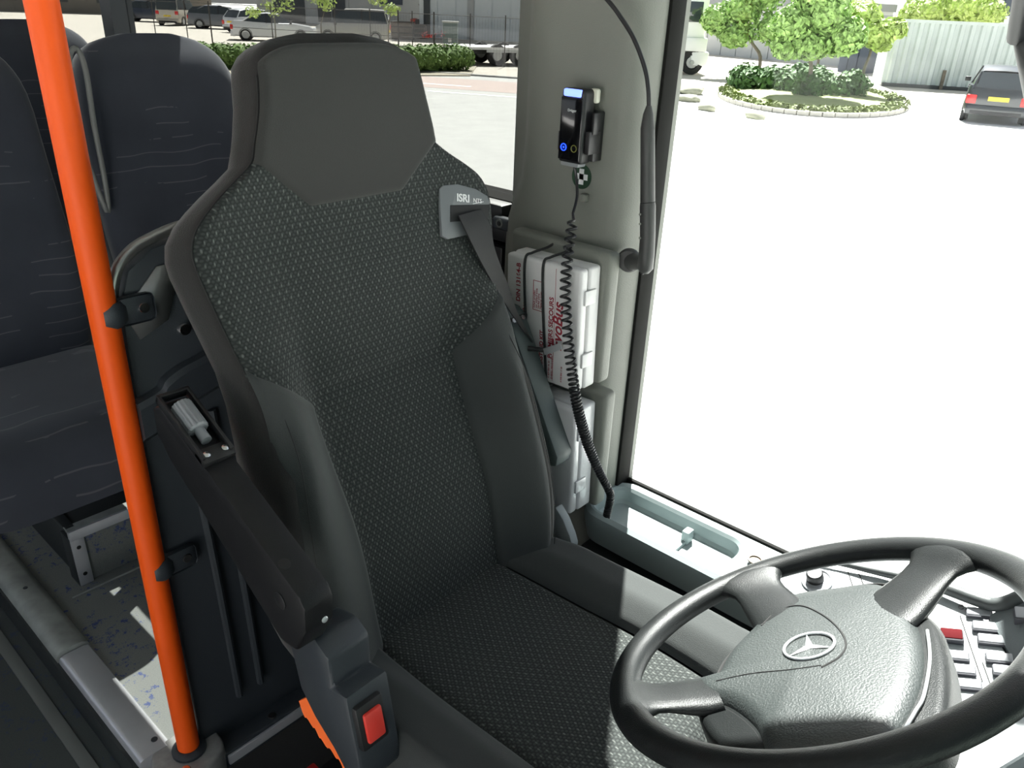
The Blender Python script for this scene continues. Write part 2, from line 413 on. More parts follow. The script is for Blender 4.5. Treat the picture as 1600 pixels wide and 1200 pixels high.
# ============================================================ DRIVER SEAT
REC = rad(16); J = V((.688, .725, .53)); NB = V((0, -cos(REC), sin(REC))); UB = V((0, sin(REC), cos(REC)))
def SB(u, v, w): return J + V((u, 0, 0)) + UB*v + NB*w
HWT = [(-.06, .19), (-.02, .222), (.04, .246), (.12, .258), (.22, .252), (.30, .242), (.38, .234), (.45, .236), (.52, .248), (.58, .259), (.61, .259), (.635, .246), (.66, .216), (.685, .178), (.70, .157), (.72, .150), (.76, .138), (.79, .132), (.81, .129), (.825, .122), (.838, .107), (.847, .084), (.853, .045)]
def hw(v): return crv(HWT, v)
def w0(u, v):
    a = abs(u)
    side = .058*sm(a, .118, .215)*(1-sm(v, .30, .50)) + .012*sm(a, .12, .25)*sm(v, .35, .5)*(1-sm(v, .64, .70))
    lumb = (.008*math.exp(-((v-.15)/.10)**2) - .024*math.exp(-((v-.37)/.13)**2))*(1-sm(a, .12, .2)) - .006*math.exp(-((v-.385)/.010)**2)*(1-sm(a, .11, .14))
    return side + lumb + .036*sm(v, .60, .80)
def rnd(d, r):                                       # quarter-circle roll-off within r of an edge
    if d >= r: return 0
    d = max(0, d); return -(r - sqrt(max(0, r*r-(r-d)**2)))
def patch(name, m, parent, nu, nv, uvf, off, r, extra=None):
    vs, uvs = [], []
    for j in range(nv+1):
        for i in range(nu+1):
            s, q = i/nu, j/nv; u, v = uvf(s, q)
            # approximate distances to the four edges
            uL, _ = uvf(0, q); uR, _ = uvf(1, q); _, vB = uvf(s, 0); _, vT = uvf(s, 1)
            d = min(abs(u-uL), abs(uR-u), abs(v-vB), abs(vT-v))
            w = w0(u, v) + off + rnd(d, r)*1.0 + (extra(u, v) if extra else 0)
            vs.append(SB(u, v, w)); uvs.append((u, v))
    fs = [(j*(nu+1)+i, j*(nu+1)+i+1, (j+1)*(nu+1)+i+1, (j+1)*(nu+1)+i) for j in range(nv) for i in range(nu)]
    return mesh(name, vs, fs, m, parent, uvs=uvs, ang=75)
seat = thing('driver_seat', (.688, .55, .02), 'high-backed driver seat in grey and flecked dark cloth with integrated headrest', 'seat')
# carcass: closed rounded body behind the front cloth
rings = []
for v in [-.06, -.03, 0, .04, .08, .12, .16, .2, .25, .3, .35, .4, .45, .5, .54, .58, .60, .62, .64, .655, .67, .685, .70, .72, .74, .77, .80, .82, .832, .840, .846, .850, .853]:
    a = hw(v); top = sm(v, .815, .853)
    th = .085 if v > .1 else .095
    wf = [w0(u, v)-.010 for u in (a*.97, a*.5, 0)]
    tf = 1-.45*top**2; back = -.085+.036*sm(v, .55, .80)
    P = []
    for sgn in (1, -1):
        seq = [(a*.93, wf[0]-.001), (a*.985, wf[0]-.006), (a*1.00, wf[0]-.014), (a*1.035, (wf[0]+back)*.5+.012), (a*1.03, (wf[0]+back)*.5-.012), (a*.99, back+.012), (a*.93, back+.002), (a*.6, back-.004)]
        if sgn == 1: P += [(u, w) for u, w in [(0, wf[2]-.004), (a*.5, wf[1]-.004)] + seq + [(0, back-.006)]]
        else: P += [(-u, w) for u, w in reversed(seq)] + [(-a*.5, wf[1]-.004)]
    m_ = back + (wf[2]-back)*.5
    rings.append([SB(u, v, m_+(w-m_)*tf) for u, w in P])
loft('backrest_shell', rings, SIDEC, seat, ang=70)
# patterned main cloth
patch('backrest_centre', PATT, seat, 60, 90, lambda s, q: ((s*2-1)*(hw(q*.725-.02)*.985 if q*.725-.02 > .45 else .150+(hw(.45)*.985-.150)*sm(q*.725-.02, .34, .45)), q*.725-.02), 0, .012)
# headrest: trapezium lower edge over the patterned cloth
def head_uv(s, q):
    c = s*2-1; k = abs(c)
    vb = .634 if k < .52 else .634+(k-.52)/.48*.066
    vt = .836 - .022*k**6
    v = vb+(vt-vb)*q; a = hw(v) if v > .70 else .157
    e = hw(min(.838, max(v, .70)))*.985
    return c*min(e, .1535 if v < .70 else 1), v
patch('headrest', HEADC, seat, 60, 36, head_uv, .0045, .010)
for sgn in (1, -1):
    def bol(s, q, sgn=sgn):
        vt = .378+.078*s; v = -.035+(vt+.035)*q
        inner = .126 + .006*sm(v, .2, .37) - .0*v; outer = hw(v)*.99
        return sgn*(inner+(outer-inner)*s), v
    patch('backrest_bolster', CLOTH, seat, 28, 50, bol, .005, .010, extra=lambda u, v: -.026*sm(abs(u), hw(v)*.82, hw(v))*(1-sm(v, .30, .42)))
# piping seams on the front face
for sgn in (1, -1):
    tube('seam', [SB(sgn*hw(v)*.985, v, w0(hw(v)*.985, v)-.010) for v in [.45+.35*k/50 for k in range(51)]], .0012, SEAM, seat, 6)
    tube('seam', [SB(sgn*hw(v)*.905, v, w0(hw(v)*.9, v)-.012+.014) for v in [-.02+.44*k/50 for k in range(51)]], .0007, SEAM, seat, 5)
# cushion
def CU(u, p, h): return V((.688+u, .725-p, .53+h))
CH = [(0, .235), (.05, .245), (.15, .255), (.3, .258), (.42, .25), (.46, .235)]
def ch0(u, p):
    a = abs(u); return .030*sm(a, .13, .19)*(.4+.6*sm(p, .0, .12)) + .012*sm(p, .1, .35) - .045*sm(p, .40, .48)**2 - .055*sm(a, .225, .258)**2
def cpatch(name, m, u0, u1, p0, p1, nu, nv, off, r):
    vs, uvs = [], []
    for j in range(nv+1):
        p = p0+(p1-p0)*j/nv; k = crv(CH, p)/.25
        for i in range(nu+1):
            s = i/nu; a = u0+(u1-u0)*s
            u = a*k if abs(a) > .2 else a*(1+(k-1)*abs(a)/.25)
            d = min(s, 1-s)*abs(u1-u0); d = min(d, p-p0, p1-p)
            vs.append(CU(u, p, ch0(u, p)+off+rnd(d, r))); uvs.append((u, p))
    fs = [(j*(nu+1)+i, j*(nu+1)+i+1, (j+1)*(nu+1)+i+1, (j+1)*(nu+1)+i) for j in range(nv) for i in range(nu)]
    return mesh(name, vs, fs, m, seat, uvs=uvs, ang=75)
cpatch('cushion_centre', PATT, -.140, .140, -.02, .47, 30, 50, 0, .008)
cpatch('cushion_bolster', CLOTH, .141, .255, -.03, .475, 22, 50, .004, .010)
cpatch('cushion_bolster', CLOTH, -.141, -.255, -.03, .475, 22, 50, .004, .010)
rings = []
for p in [-.04, 0, .1, .2, .3, .4, .45, .478, .490]:
    k = crv(CH, p)*1.0; f = sm(p, .44, .49)
    rings.append([CU(u*(1-.06*f), p, h-(.03*f if h > -.05 else -.03*f)) for u, h in [(-k*.98, -.045), (-k*1.01, -.07), (-k*.98, -.125), (-k*.8, -.135), (k*.8, -.135), (k*.98, -.125), (k*1.01, -.07), (k*.98, -.045), (k*.85, -.02), (k*.5, -.018), (0, -.018), (-k*.5, -.018), (-k*.85, -.02)]])
loft('cushion_base', rings, SIDEC, seat, ang=60)
# pedestal
bm = bmesh.new(); bbox(bm, (.52, .33, .20), (.86, .72, .40), .03, 3); bbox(bm, (.56, .40, .02), (.82, .68, .21), .01)
fromb('pedestal', bm, BLACKP, seat)
# belt guide plate with slot
def bp(px, py, dw=0): 
    p = onp(px, py, J+NB*dw, NB)-J; return (p.x, p.dot(UB))
gd = [(.160, .634), (.188, .632), (.222, .620), (.243, .606), (.246, .594), (.236, .589), (.205, .592), (.185, .600), (.170, .600), (.164, .592), (.168, .582), (.190, .574), (.200, .558), (.186, .553), (.150, .553), (.140, .560), (.146, .600), (.152, .630)]
frb = frame(SB(0, 0, -.012), V((1, 0, 0))+NB*.10, UB)
gp = prism('belt_guide', gd, frb, -.004, .0028, GUIDE, seat, .0012)
prism('guide_slot', [(.166, .603), (.244, .592), (.236, .57), (.160, .578)], frb, .002, .0036, SEAM, gp)
text('lettering', 'ISRI', .0165, SB(.178, .6075, .0091), V((1, 0, 0))+NB*.10-UB*.24, UB, WHITE, gp, bold=.0004)
text('lettering', 'NTS', .0095, SB(.210, .6005, .0123), V((1, 0, 0))+NB*.10-UB*.24, UB, WHITE, gp)
bm = bmesh.new()
for a, b in (((.210, .5995), (.232, .5978)),): bbox(bm, (a[0], b[1], .0032), (b[0], b[1]+.001, .0038))
bm.transform(frb); fromb('lettering_underline', bm, WHITE, gp)
# shoulder belt: out of the slot, down behind the armrest
def ribbon(name, pts, wd, wid, m, parent, th=.0012):
    vs = []; n = len(pts)
    for i, p in enumerate(pts):
        d = V(wd[i]).normalized()*wid/2; T = (V(pts[min(i+1, n-1)])-V(pts[max(i-1, 0)])).normalized(); nn = T.cross(d).normalized()*th
        vs += [V(p)-d+nn, V(p)+d+nn, V(p)+d-nn, V(p)-d-nn]
    fs = [(i*4+k, i*4+(k+1) % 4, i*4+4+(k+1) % 4, i*4+4+k) for i in range(n-1) for k in range(4)] + [(0, 1, 2, 3), tuple(range(4*n-4, 4*n))]
    return mesh(name, vs, fs, m, parent, ang=50)
def OB(px, py, w_): return onp(px, py, J+NB*w_, NB)
BL = [(716, 337, .0155), (728, 362, .021), (748, 403, .021), (770, 443, .012), (797, 487, -.002), (812, 510, -.014), (832, 548, -.03)]
BR = [(751, 327, .0155), (766, 355, .021), (773, 391, .021), (795, 450, .010), (808, 488, -.006), (824, 519, -.018), (846, 572, -.035)]
el = spline([OB(*q) for q in BL] + [V((1.000, .880, .74)), V((1.002, .89, .30))], 8); er = spline([OB(*q) for q in BR] + [V((1.014, .845, .70)), V((1.016, .85, .30))], 8)
vs = []
for a, b in zip(el, er):
    k = .0011; vs += [a+NB*k, b+NB*k, b-NB*k, a-NB*k]
mesh('shoulder_belt', vs, [(i*4+q, i*4+(q+1) % 4, i*4+4+(q+1) % 4, i*4+4+q) for i in range(len(el)-1) for q in range(4)], BELT, seat, ang=50)
# left armrest, folded half up
def yz(pts, x0, x1, name, m, parent, bev=.004):
    fr = M(((0, 0, 1, x1), (1, 0, 0, 0), (0, 1, 0, 0), (0, 0, 0, 1)))
    # local x->world y, y->world z, z->world x ; extruded towards -x
    bm = bmesh.new(); vb = [bm.verts.new((x, y, 0)) for x, y in pts]; f = bm.faces.new(vb)
    r = bmesh.ops.extrude_face_region(bm, geom=[f]); bmesh.ops.translate(bm, vec=(0, 0, x0-x1), verts=[g for g in r['geom'] if isinstance(g, bmesh.types.BMVert)])
    if bev: bmesh.ops.bevel(bm, geom=list(bm.edges), offset=bev, segments=2, affect='EDGES', profile=.5)
    bm.transform(fr); return fromb(name, bm, m, parent)
AL0, AL1 = .362, .402
al = yz([(.610, .802), (.800, .893), (.795, .868), (.880, .908), (.888, .935), (.905, .93), (.917, .905), (.885, .858), (.66, .708), (.628, .712), (.604, .755), (.602, .79)][:2] + [(.888, .935), (.910, .925), (.912, .89), (.885, .858), (.66, .708), (.628, .712), (.604, .755), (.602, .79)], AL0, AL1, 'armrest', ARMB, seat, .005)
al['label'] = 'black armrest on the aisle side with a grey ribbed knob'
ad = V((0, .190, .091)).normalized(); an = V((0, -ad.z, ad.y))
fra = frame(V(((AL0+AL1)/2, .610, .802)), ad, V((1, 0, 0)))   # x along arm, y = world x, z = down/up
zs = 1 if (fra.to_3x3() @ V((0, 0, 1))).dot(an) > 0 else -1
bm = bmesh.new(); w_ = .021
for lo, hi in (((.205, -w_, 0), (.315, -w_+.005, .013*zs)), ((.205, w_-.005, 0), (.315, w_, .013*zs)), ((.310, -w_, 0), (.316, w_, .013*zs)), ((.200, -w_, 0), (.222, w_, .009*zs))):
    bbox(bm, V((min(lo[0], hi[0]), min(lo[1], hi[1]), min(lo[2], hi[2]))), V((max(lo[0], hi[0]), max(lo[1], hi[1]), max(lo[2], hi[2]))), .0015)
bm.transform(fra); fromb('knob_housing', bm, BLACKP, al)
def ribknob(name, c, d, r, L, parent, m=KNOBG):
    prof = []; seg = 32; vs = []; fs = []
    fr = frame(c, d.orthogonal(), d.cross(d.orthogonal()))
    zs_ = [(0, .8), (.002, 1), (L-.002, 1), (L, .75)]
    for z, k in zs_:
        for a in range(seg*2): 
            q = 2*pi*a/(seg*2); rr = r*k*(1 if a % 4 < 2 else .93); vs.append(fr @ V((rr*cos(q), rr*sin(q), z)))
    n = seg*2
    for i in range(3): fs += [(i*n+k, i*n+(k+1) % n, (i+1)*n+(k+1) % n, (i+1)*n+k) for k in range(n)]
    fs += [tuple(range(n)), tuple(range(3*n, 4*n))]
    o = mesh(name, vs, fs, m, parent, ang=20); o['label'] = 'grey ribbed adjuster knob'
    tube('knob_stem', [c-d*.018, c+d*.002], r*.5, m, o, 12)
    return o
kc = V(((AL0+AL1)/2, .610, .802)) + ad*.250 + an*.006
ribknob('adjuster_knob', kc, ad, .0135, .045, al)
for dy in (-.012, .012): lathe('screw', [(.0045, 0), (.0045, .002), (.002, .0035), (0, .0035)], frame(V(((AL0+AL1)/2+dy, .610, .802))+ad*.211+an*.0085, (1, 0, 0), ad) if (frame(V((0, 0, 0)), (1, 0, 0), ad).to_3x3() @ V((0, 0, 1))).dot(an) > 0 else frame(V(((AL0+AL1)/2+dy, .610, .802))+ad*.211+an*.0085, ad, (1, 0, 0)), CHROME, al, 12)
def disc(name, c, nrm, r, m, parent, h=.001, seg=20):
    nrm = V(nrm).normalized(); a = nrm.orthogonal().normalized(); fr = frame(c, a, nrm.cross(a))
    return lathe(name, [(r, 0), (r, h*.6), (r*.85, h), (0, h)], fr, m, parent, seg)
disc('cover_plug', V((AL0, .650, .775)), (-1, 0, 0), .011, BLACKP, al, .002)
disc('screw_hole', V((.372, .650, .8215)), an, .007, SEAM, al, .0012)
disc('screw_hole', V((.388, .6035, .760)), (0, -1, .1), .004, SILVER, al, .0012)
# right armrest, folded up beside the backrest
ar = yz([(.752, .640), (.786, .655), (.918, .888), (.914, .908), (.882, .908), (.866, .898), (.736, .665), (.738, .645)], .980, 1.024, 'armrest', ARMG, seat, .005)
ar['label'] = 'grey armrest on the window side, folded up beside the backrest'
d2 = V((0, .125, .23)).normalized()
bm = bmesh.new(); bbox(bm, (.975, .862, .875), (1.028, .935, .896), .004); fromb('knob_housing', bm, BLACKP, ar)
ribknob('adjuster_knob', V((.998, .893, .908)) , d2, .0125, .042, ar)
for dx in (.984, 1.008): disc('screw', V((dx, .858, .893)), (-.2, -1, .5), .0045, CHROME, ar, .003, 12)
disc('screw_hole', V((.9795, .770, .688)), (-1, 0, 0), .006, SEAM, ar, .0012)
# buckle housing on the aisle side
X0 = .385
hp = [(450, 1002), (462, 985), (490, 1000), (512, 1032), (516, 1076), (540, 1092), (568, 1230), (552, 1232), (520, 1170), (490, 1120), (468, 1075)]
bh = yz([(on(x, y, 0, X0).y, on(x, y, 0, X0).z) for x, y in hp], X0, .448, 'buckle_housing', DARKP, seat, .006)
# buckle block on the front slope of the housing
S1, S2 = on(542, 1096, 0, X0), on(563, 1195, 0, X0); SN = (S2-S1).cross(V((1, 0, 0))).normalized()
if SN.dot(CAM-S1) < 0: SN = -SN
bc = onp(579, 1128, S1, SN); fb = frame(bc, (1, 0, 0), (S1-S2))
sg = 1 if (fb.to_3x3() @ V((0, 0, 1))).dot(CAM-bc) > 0 else -1
def zb(lo, hi): return V((lo[0], lo[1], min(lo[2]*sg, hi[2]*sg))), V((hi[0], hi[1], max(lo[2]*sg, hi[2]*sg)))
bk = box('buckle', *zb((-.020, -.030, -.030), (.020, .033, .006)), BLACKP, seat, .004, fr=fb); bk['label'] = 'black seat belt buckle'
rb = box('release_button', *zb((-.013, -.020, .004), (.013, .022, .011)), REDB, bk, .003, fr=fb); rb['label'] = 'red release button'
# levers and small fittings round the base
gl = yz([(on(x, y, 0, 1.0).y, on(x, y, 0, 1.0).z) for x, y in ((855, 800), (872, 790), (884, 810), (894, 835), (898, 850), (893, 885), (876, 882), (872, 840), (862, 815))], .992, 1.012, 'recliner_lever', mat('pale_grey_lever', (.30, .33, .34), .5), seat, .003)
tube('belt_tongue_bar', [V((1.0, .835, .842)), V((1.019, .808, .842))], .0045, BLACKP, seat, 10)
ribbon('belt_tongue', [V((1.010, .806, .842)), V((1.015, .792, .850)), V((1.020, .776, .860))], [V((0, .4, 1))]*3, .012, SILVER, seat, .001)
tube('side_cable_loop', spline([V((.432, .775, .70)), V((.420, .79, .735)), V((.425, .80, .76)), V((.44, .81, .75))], 6), .003, CHROME, seat, 8)

tag(ribbon('high_visibility_strap', spline([on(x, y, 0, .395) for x, y in ((478, 1090), (486, 1112), (502, 1132), (514, 1152), (532, 1172), (548, 1196), (556, 1240), (558, 1330))], 6), [V((.2, -.7, .7))+V((0, .25*sin(i*1.3), 0)) for i in range(60)], .030, HIVIS, None, .002), 'bright orange high visibility strap hanging beside the driver seat base', 'strap')
rbx = box('red_case', (.462, .82, .12), (.515, .875, .165), RED, None, .006); tag(rbx, 'small red plastic case under the left side of the driver seat', 'case')
box('case_lid', (.459, .817, .158), (.518, .878, .172), RED, rbx, .004)
sbox('trim_seat_rail', (.44, .78, .018), (.96, .90, .119), BLACKP, .005)

# ============================================================ STEERING WHEEL
WC = CAM + V((.685, .165, -.577)); TL = rad(31.0)
WN = V((0, sin(TL), cos(TL))); WR = V((-1, 0, 0)); WU = V((0, -cos(TL), sin(TL)))
def WP(x, y, z=0): return WC + WR*x + WU*y + WN*z
frw = M(((WR.x, WU.x, WN.x, WC.x), (WR.y, WU.y, WN.y, WC.y), (WR.z, WU.z, WN.z, WC.z), (0, 0, 0, 1)))
if frw.to_3x3().determinant() < 0:                   # keep a right-handed frame
    frw = M(((WR.x, WU.x, WN.x, WC.x), (WR.y, WU.y, WN.y, WC.y), (WR.z, WU.z, WN.z, WC.z), (0, 0, 0, 1)))
wheel = thing('steering_wheel', WP(0, 0, -.05), 'large dark grey four-spoke steering wheel with a star emblem on its hub', 'steering wheel')
R0 = .2075
def rimr(a): return .0162 + .0022*cos(4*a)
n = 120; pts = [WP(R0*cos(2*pi*i/n), R0*sin(2*pi*i/n)) for i in range(n)]
vs = []; fs = []
for i in range(n):
    a = 2*pi*i/n; C0 = WP(R0*cos(a), R0*sin(a)); er = WR*cos(a)+WU*sin(a)
    for k in range(20):
        t = 2*pi*k/20; rr = .0172; vs.append(C0 + er*cos(t)*rr + WN*sin(t)*rr*.80)
for i in range(n):
    for k in range(20): fs.append((i*20+k, i*20+(k+1) % 20, ((i+1) % n)*20+(k+1) % 20, ((i+1) % n)*20+k))
mesh('rim', vs, fs, WHEELP, wheel)
# spokes: flared at the rim and merging into the hub plate
def spoke(a, w_in, w_out, r_in, zin, flare=1.5, skew=0):
    rings = []; er = WR*cos(a)+WU*sin(a); et = -WR*sin(a)+WU*cos(a)
    for q in [0, .15, .3, .45, .6, .72, .82, .9, .96, 1.0]:
        r = r_in+(.204-r_in)*q; w = w_in+(w_out-w_in)*q + .030*flare*sm(q, .55, 1)**2
        z = zin*(1-sm(q, 0, 1)); th = .016+.004*sm(q, .7, 1)-.006*sm(q, .3, .6)*(1-sm(q, .7, 1)); sh = skew*(1-q)
        ring = []
        for k in range(16):
            t = 2*pi*k/16; c, s_ = cos(t), sin(t)
            x = math.copysign(abs(c)**.7, c)*w/2; z_ = math.copysign(abs(s_)**.8, s_)*th/1.6
            curve = (R0-sqrt(max(0, R0*R0-x*x)))*sm(q, .5, 1)
            ring.append(WC + er*(r-curve) + et*(x+sh) + WN*(z+z_))
        rings.append(ring)
    return loft('spoke', rings, WHEELP, wheel, ang=80)
spoke(rad(-46), .070, .048, .115, -.022, 1.3)
spoke(rad(-131), .075, .050, .085, -.020, 1.4)
spoke(rad(157), .085, .050, .085, -.020, 1.5)
spoke(rad(50), .060, .050, .165, -.024, 1.0)
# hub plate and airbag cover
def smooth_poly(P, n=6): return [(p.x, p.y) for p in spline([V((x, y, 0)) for x, y in P], n, True)]
hubo = smooth_poly([(.105, -.095), (.05, -.108), (-.02, -.112), (-.085, -.105), (-.125, -.062), (-.135, -.01), (-.130, .035), (-.085, .085), (-.03, .112), (.04, .133), (.10, .140), (.140, .112), (.158, .06), (.162, .01), (.150, -.045)])
prism('hub_plate', hubo, frw, -.060, -.022, WHEELP, wheel, .010, 3)
def WXY(px, py, z):
    p = onp(px, py, WC+WN*z, WN)-WC; return (p.dot(WR), p.dot(WU))
pado = smooth_poly([WXY(x, y, -.016) for x, y in ((1108, 1062), (1134, 1020), (1176, 976), (1204, 948), (1238, 924), (1300, 914), (1382, 906), (1420, 938), (1441, 985), (1447, 1030), (1436, 1082), (1410, 1130), (1384, 1166), (1320, 1180), (1250, 1184), (1198, 1178), (1176, 1132), (1132, 1098), (1082, 1086), (1076, 1068))], 5)
def domed(name, P, z0, dome, m, parent, cx=.015, cy=.0, rings_=10, edge=.012):
    vs = []; n = len(P); fs = []
    for j in range(rings_+1):
        k = 1-j/rings_
        for x, y in P:
            z = z0 + dome*(1-k*k) - (edge*(1-sqrt(max(0, 1-((k-.86)/.14)**2))) if k > .86 else 0)
            vs.append(WP(cx+(x-cx)*k, cy+(y-cy)*k, z))
    for x, y in P: vs.append(WP(x, y, z0-.03))
    for j in range(rings_):
        fs += [(j*n+i, j*n+(i+1) % n, (j+1)*n+(i+1) % n, (j+1)*n+i) for i in range(n)]
    b = (rings_+1)*n
    fs += [(b+i, b+(i+1) % n, (i+1) % n, i) for i in range(n)]
    return mesh(name, vs, fs, m, parent, ang=60)
PCX, PCY = sum(p[0] for p in pado)/len(pado), sum(p[1] for p in pado)/len(pado)
pad = domed('airbag_cover', pado, -.014, .010, PADP, wheel, PCX, PCY)
pad['label'] = 'grained grey airbag cover'
def padz(x, y):                                      # height of the domed cover under a point
    a = atan2(y-PCY, x-PCX); rr = hypot(x-PCX, y-PCY)
    rmax = min((abs(atan2(sin(atan2(p[1]-PCY, p[0]-PCX)-a), cos(atan2(p[1]-PCY, p[0]-PCX)-a))), hypot(p[0]-PCX, p[1]-PCY)) for p in pado)[1]
    k = min(1, rr/rmax); return -.014+.010*(1-k*k)-(.012*(1-sqrt(max(0, 1-((k-.86)/.14)**2))) if k > .86 else 0)
tube('cover_seam', [WP(PCX+(x-PCX)*1.012, PCY+(y-PCY)*1.012, -.024) for x, y in pado], .0022, SEAM, wheel, 6, True)
sl = [WXY(x, y, -.018) for x, y in ((1449, 985), (1453, 1030), (1444, 1085), (1430, 1112), (1412, 1142))]
tube('silver_trim_line', [WP(p.x, p.y, -.018) for p in spline([V((x, y, 0)) for x, y in sl], 8)], .0016, SILVER, wheel, 8)
def groove(P, r=.0011, m=SEAM, n=8):
    return tube('cover_groove', [WP(p.x, p.y, padz(p.x, p.y)+.0002) for p in spline([V((x, y, 0)) for x, y in P], n)], r, m, pad, 6)
EMB = mat('satin_emblem_silver', (.75, .77, .78), .4, .4)
EX, EY = WXY(1264, 1009, -.003)
groove([WXY(x, y, -.006) for x, y in ((1188, 972), (1215, 950), (1250, 944), (1284, 960), (1312, 985), (1322, 1008), (1312, 1028), (1285, 1045))])
groove([WXY(x, y, -.008) for x, y in ((1118, 1062), (1180, 1054), (1240, 1051), (1285, 1045))], .0006)
er_ = .0255
em = tube('emblem', [WP(EX+er_*cos(a), EY+er_*sin(a), padz(EX, EY)+.0012) for a in [2*pi*i/48 for i in range(48)]], .0015, EMB, wheel, 10, True)
em['label'] = 'silver three-pointed star in a ring'
bm = bmesh.new(); z0 = padz(EX, EY)+.0003
for a in (rad(-150), rad(-150+120), rad(-150-120)):
    tip = WP(EX+cos(a)*er_*.96, EY+sin(a)*er_*.96, z0+.001); l = WP(EX+cos(a+1.05)*.0044, EY+sin(a+1.05)*.0044, z0); r = WP(EX+cos(a-1.05)*.0044, EY+sin(a-1.05)*.0044, z0); c = WP(EX, EY, z0+.003)
    v = [bm.verts.new(q) for q in (tip, l, r, c)]; bm.faces.new((v[0], v[1], v[3])); bm.faces.new((v[0], v[3], v[2])); bm.faces.new((v[0], v[2], v[1]))
fromb('star', bm, EMB, em, smooth=False)
# column
cfr = frw @ M.Translation((0, 0, 0))
lathe('steering_column', [(.05, -.055), (.055, -.075), (.055, -.11), (.045, -.13), (.045, -.45)], frw, BLACKP, wheel, 28)
tube('column_stalk', [WP(-.02, -.06, -.09), WP(-.05, -.12, -.085), WP(-.07, -.16, -.075)], [.008, .009, .013], BLACKP, wheel, 12)

# ============================================================ DASHBOARD WING
DN = V((-.30, .16, .94)).normalized(); D0 = V((1.16, .135, .62))
def DP(px, py, h=0): return onp(px, py, D0+DN*h, DN)
dash = thing('dashboard', (1.05, .1, .3), 'sunlit pale grey dashboard wing with rocker switches left of the steering wheel', 'dashboard')
def DQ(p): return p
top = [DP(1205, 893), DP(1240, 886), DP(1290, 886), DP(1370, 901), DP(1460, 925), DP(1530, 956), DP(1566, 1010), DP(1600, 1065), DP(1640, 1130), DP(1600, 1180), DP(1500, 1240), DP(1400, 1190), DP(1310, 1080), DP(1225, 960)]
dc = sum(top, V())/len(top)
rings = [[V((p.x, p.y, .1)).lerp(V((dc.x, dc.y, .1)), .05) for p in top], [p-DN*.05 for p in top], [p-DN*.003 for p in top], [p.lerp(dc, .012) for p in top]]
loft('switch_panel', rings, DASH, dash, ang=30)
# padded edge towards the window, then the raised binnacle on the far side
ed = spline([DP(1225, 884, .004), DP(1290, 878, .006), DP(1370, 893, .008), DP(1460, 914, .010), DP(1535, 940, .012), DP(1562, 944, .018), DP(1600, 930, .03), DP(1680, 890, .05)], 8)
tube('padded_edge', ed, [.003+.007*sm(i, 4, 30) for i in range(len(ed))], DASHD, dash, 14)
bq = [DP(1545, 962, .006), DP(1610, 925, .035), DP(1700, 900, .05), DP(1720, 1100, .05), DP(1645, 1140, .008), DP(1604, 1062, .006), DP(1570, 1008, .006)]
loft('instrument_binnacle', [[p-DN*.06 for p in bq], bq], mat('binnacle_plastic', (.15, .17, .175), .5, bump=.2, bscale=600), dash, ang=30)
ROCK = mat('rocker_face_grey', (.36, .37, .39), .4); ROCKD = mat('rocker_shaded_side', (.05, .05, .06), .5)  # dark sides put the shadow along each switch's lower edge into the colour
dx = (DP(1560, 975)-DP(1500, 975)); dx = dx.normalized()
def rocker(px, py, w=.034, d=.0165, m=ROCK, name='rocker_switch', h=.006, px2=None):
    c = DP(px, py); ex = (DP(px+20, py+2)-c).normalized(); ey = (DP(px+5, py+22)-c); ey = (ey-ex*ey.dot(ex)).normalized()
    fr = M(((ex.x, ey.x, DN.x, c.x), (ex.y, ey.y, DN.y, c.y), (ex.z, ey.z, DN.z, c.z), (0, 0, 0, 1)))
    o = box(name, (-w/2, -d/2, 0), (w/2, d/2, h), ROCKD, dash, .0018, fr=fr)
    box('rocker_face', (-w/2+.0014, -d/2, h*.8), (w/2-.0014, d/2-.0030, h+.0012), m, o, .0012, fr=fr)
    return o
for x, y in ((1530, 961), (1540, 983), (1549, 1003), (1562, 1032), (1573, 1052), (1584, 1072), (1493, 1028), (1503, 1050), (1512, 1073), (1522, 1098)): rocker(x, y)
rr_ = rocker(1487, 998, .030, .020, mat('red_switch_cover', (.09, .010, .012), .8, spec=.05), 'hooded_switch', .010); rr_['label'] = 'red hooded switch'
rocker(1596, 980, .02, .022, ROCK, 'rocker_switch', .03)
for a in ((1500, 962, 1535, 1065), (1535, 1035, 1562, 1110)):
    tube('panel_groove', [DP(a[0], a[1], .0004), DP(a[2], a[3], .0004)], .0008, SEAM, dash, 6)
disc('panel_screw', DP(1502, 949), DN, .004, mat('screw_grey', (.2, .2, .2), .4, .5), dash, .003)
tube('panel_groove', [DP(1325, 893, .0004), DP(1332, 915, .0004)], .0008, SEAM, dash, 6)
tube('panel_groove', [DP(1342, 896, .0004), DP(1350, 916, .0004)], .0008, SEAM, dash, 6)
def dfr(px, py): 
    c = DP(px, py); a = DN.orthogonal().normalized(); return frame(c, a, DN.cross(a))
lathe('light_switch_ring', [(.024, 0), (.024, .003), (.021, .004), (.019, .002), (0, .002)], dfr(1277, 908), ROCK, dash, 28)
kn = lathe('light_switch_knob', [(.0135, 0), (.0130, .012), (.011, .0145), (0, .015)], dfr(1274, 906) @ M.Translation((0, 0, .002)), BLACKP, dash, 28)
kn['label'] = 'black rotary light switch knob'

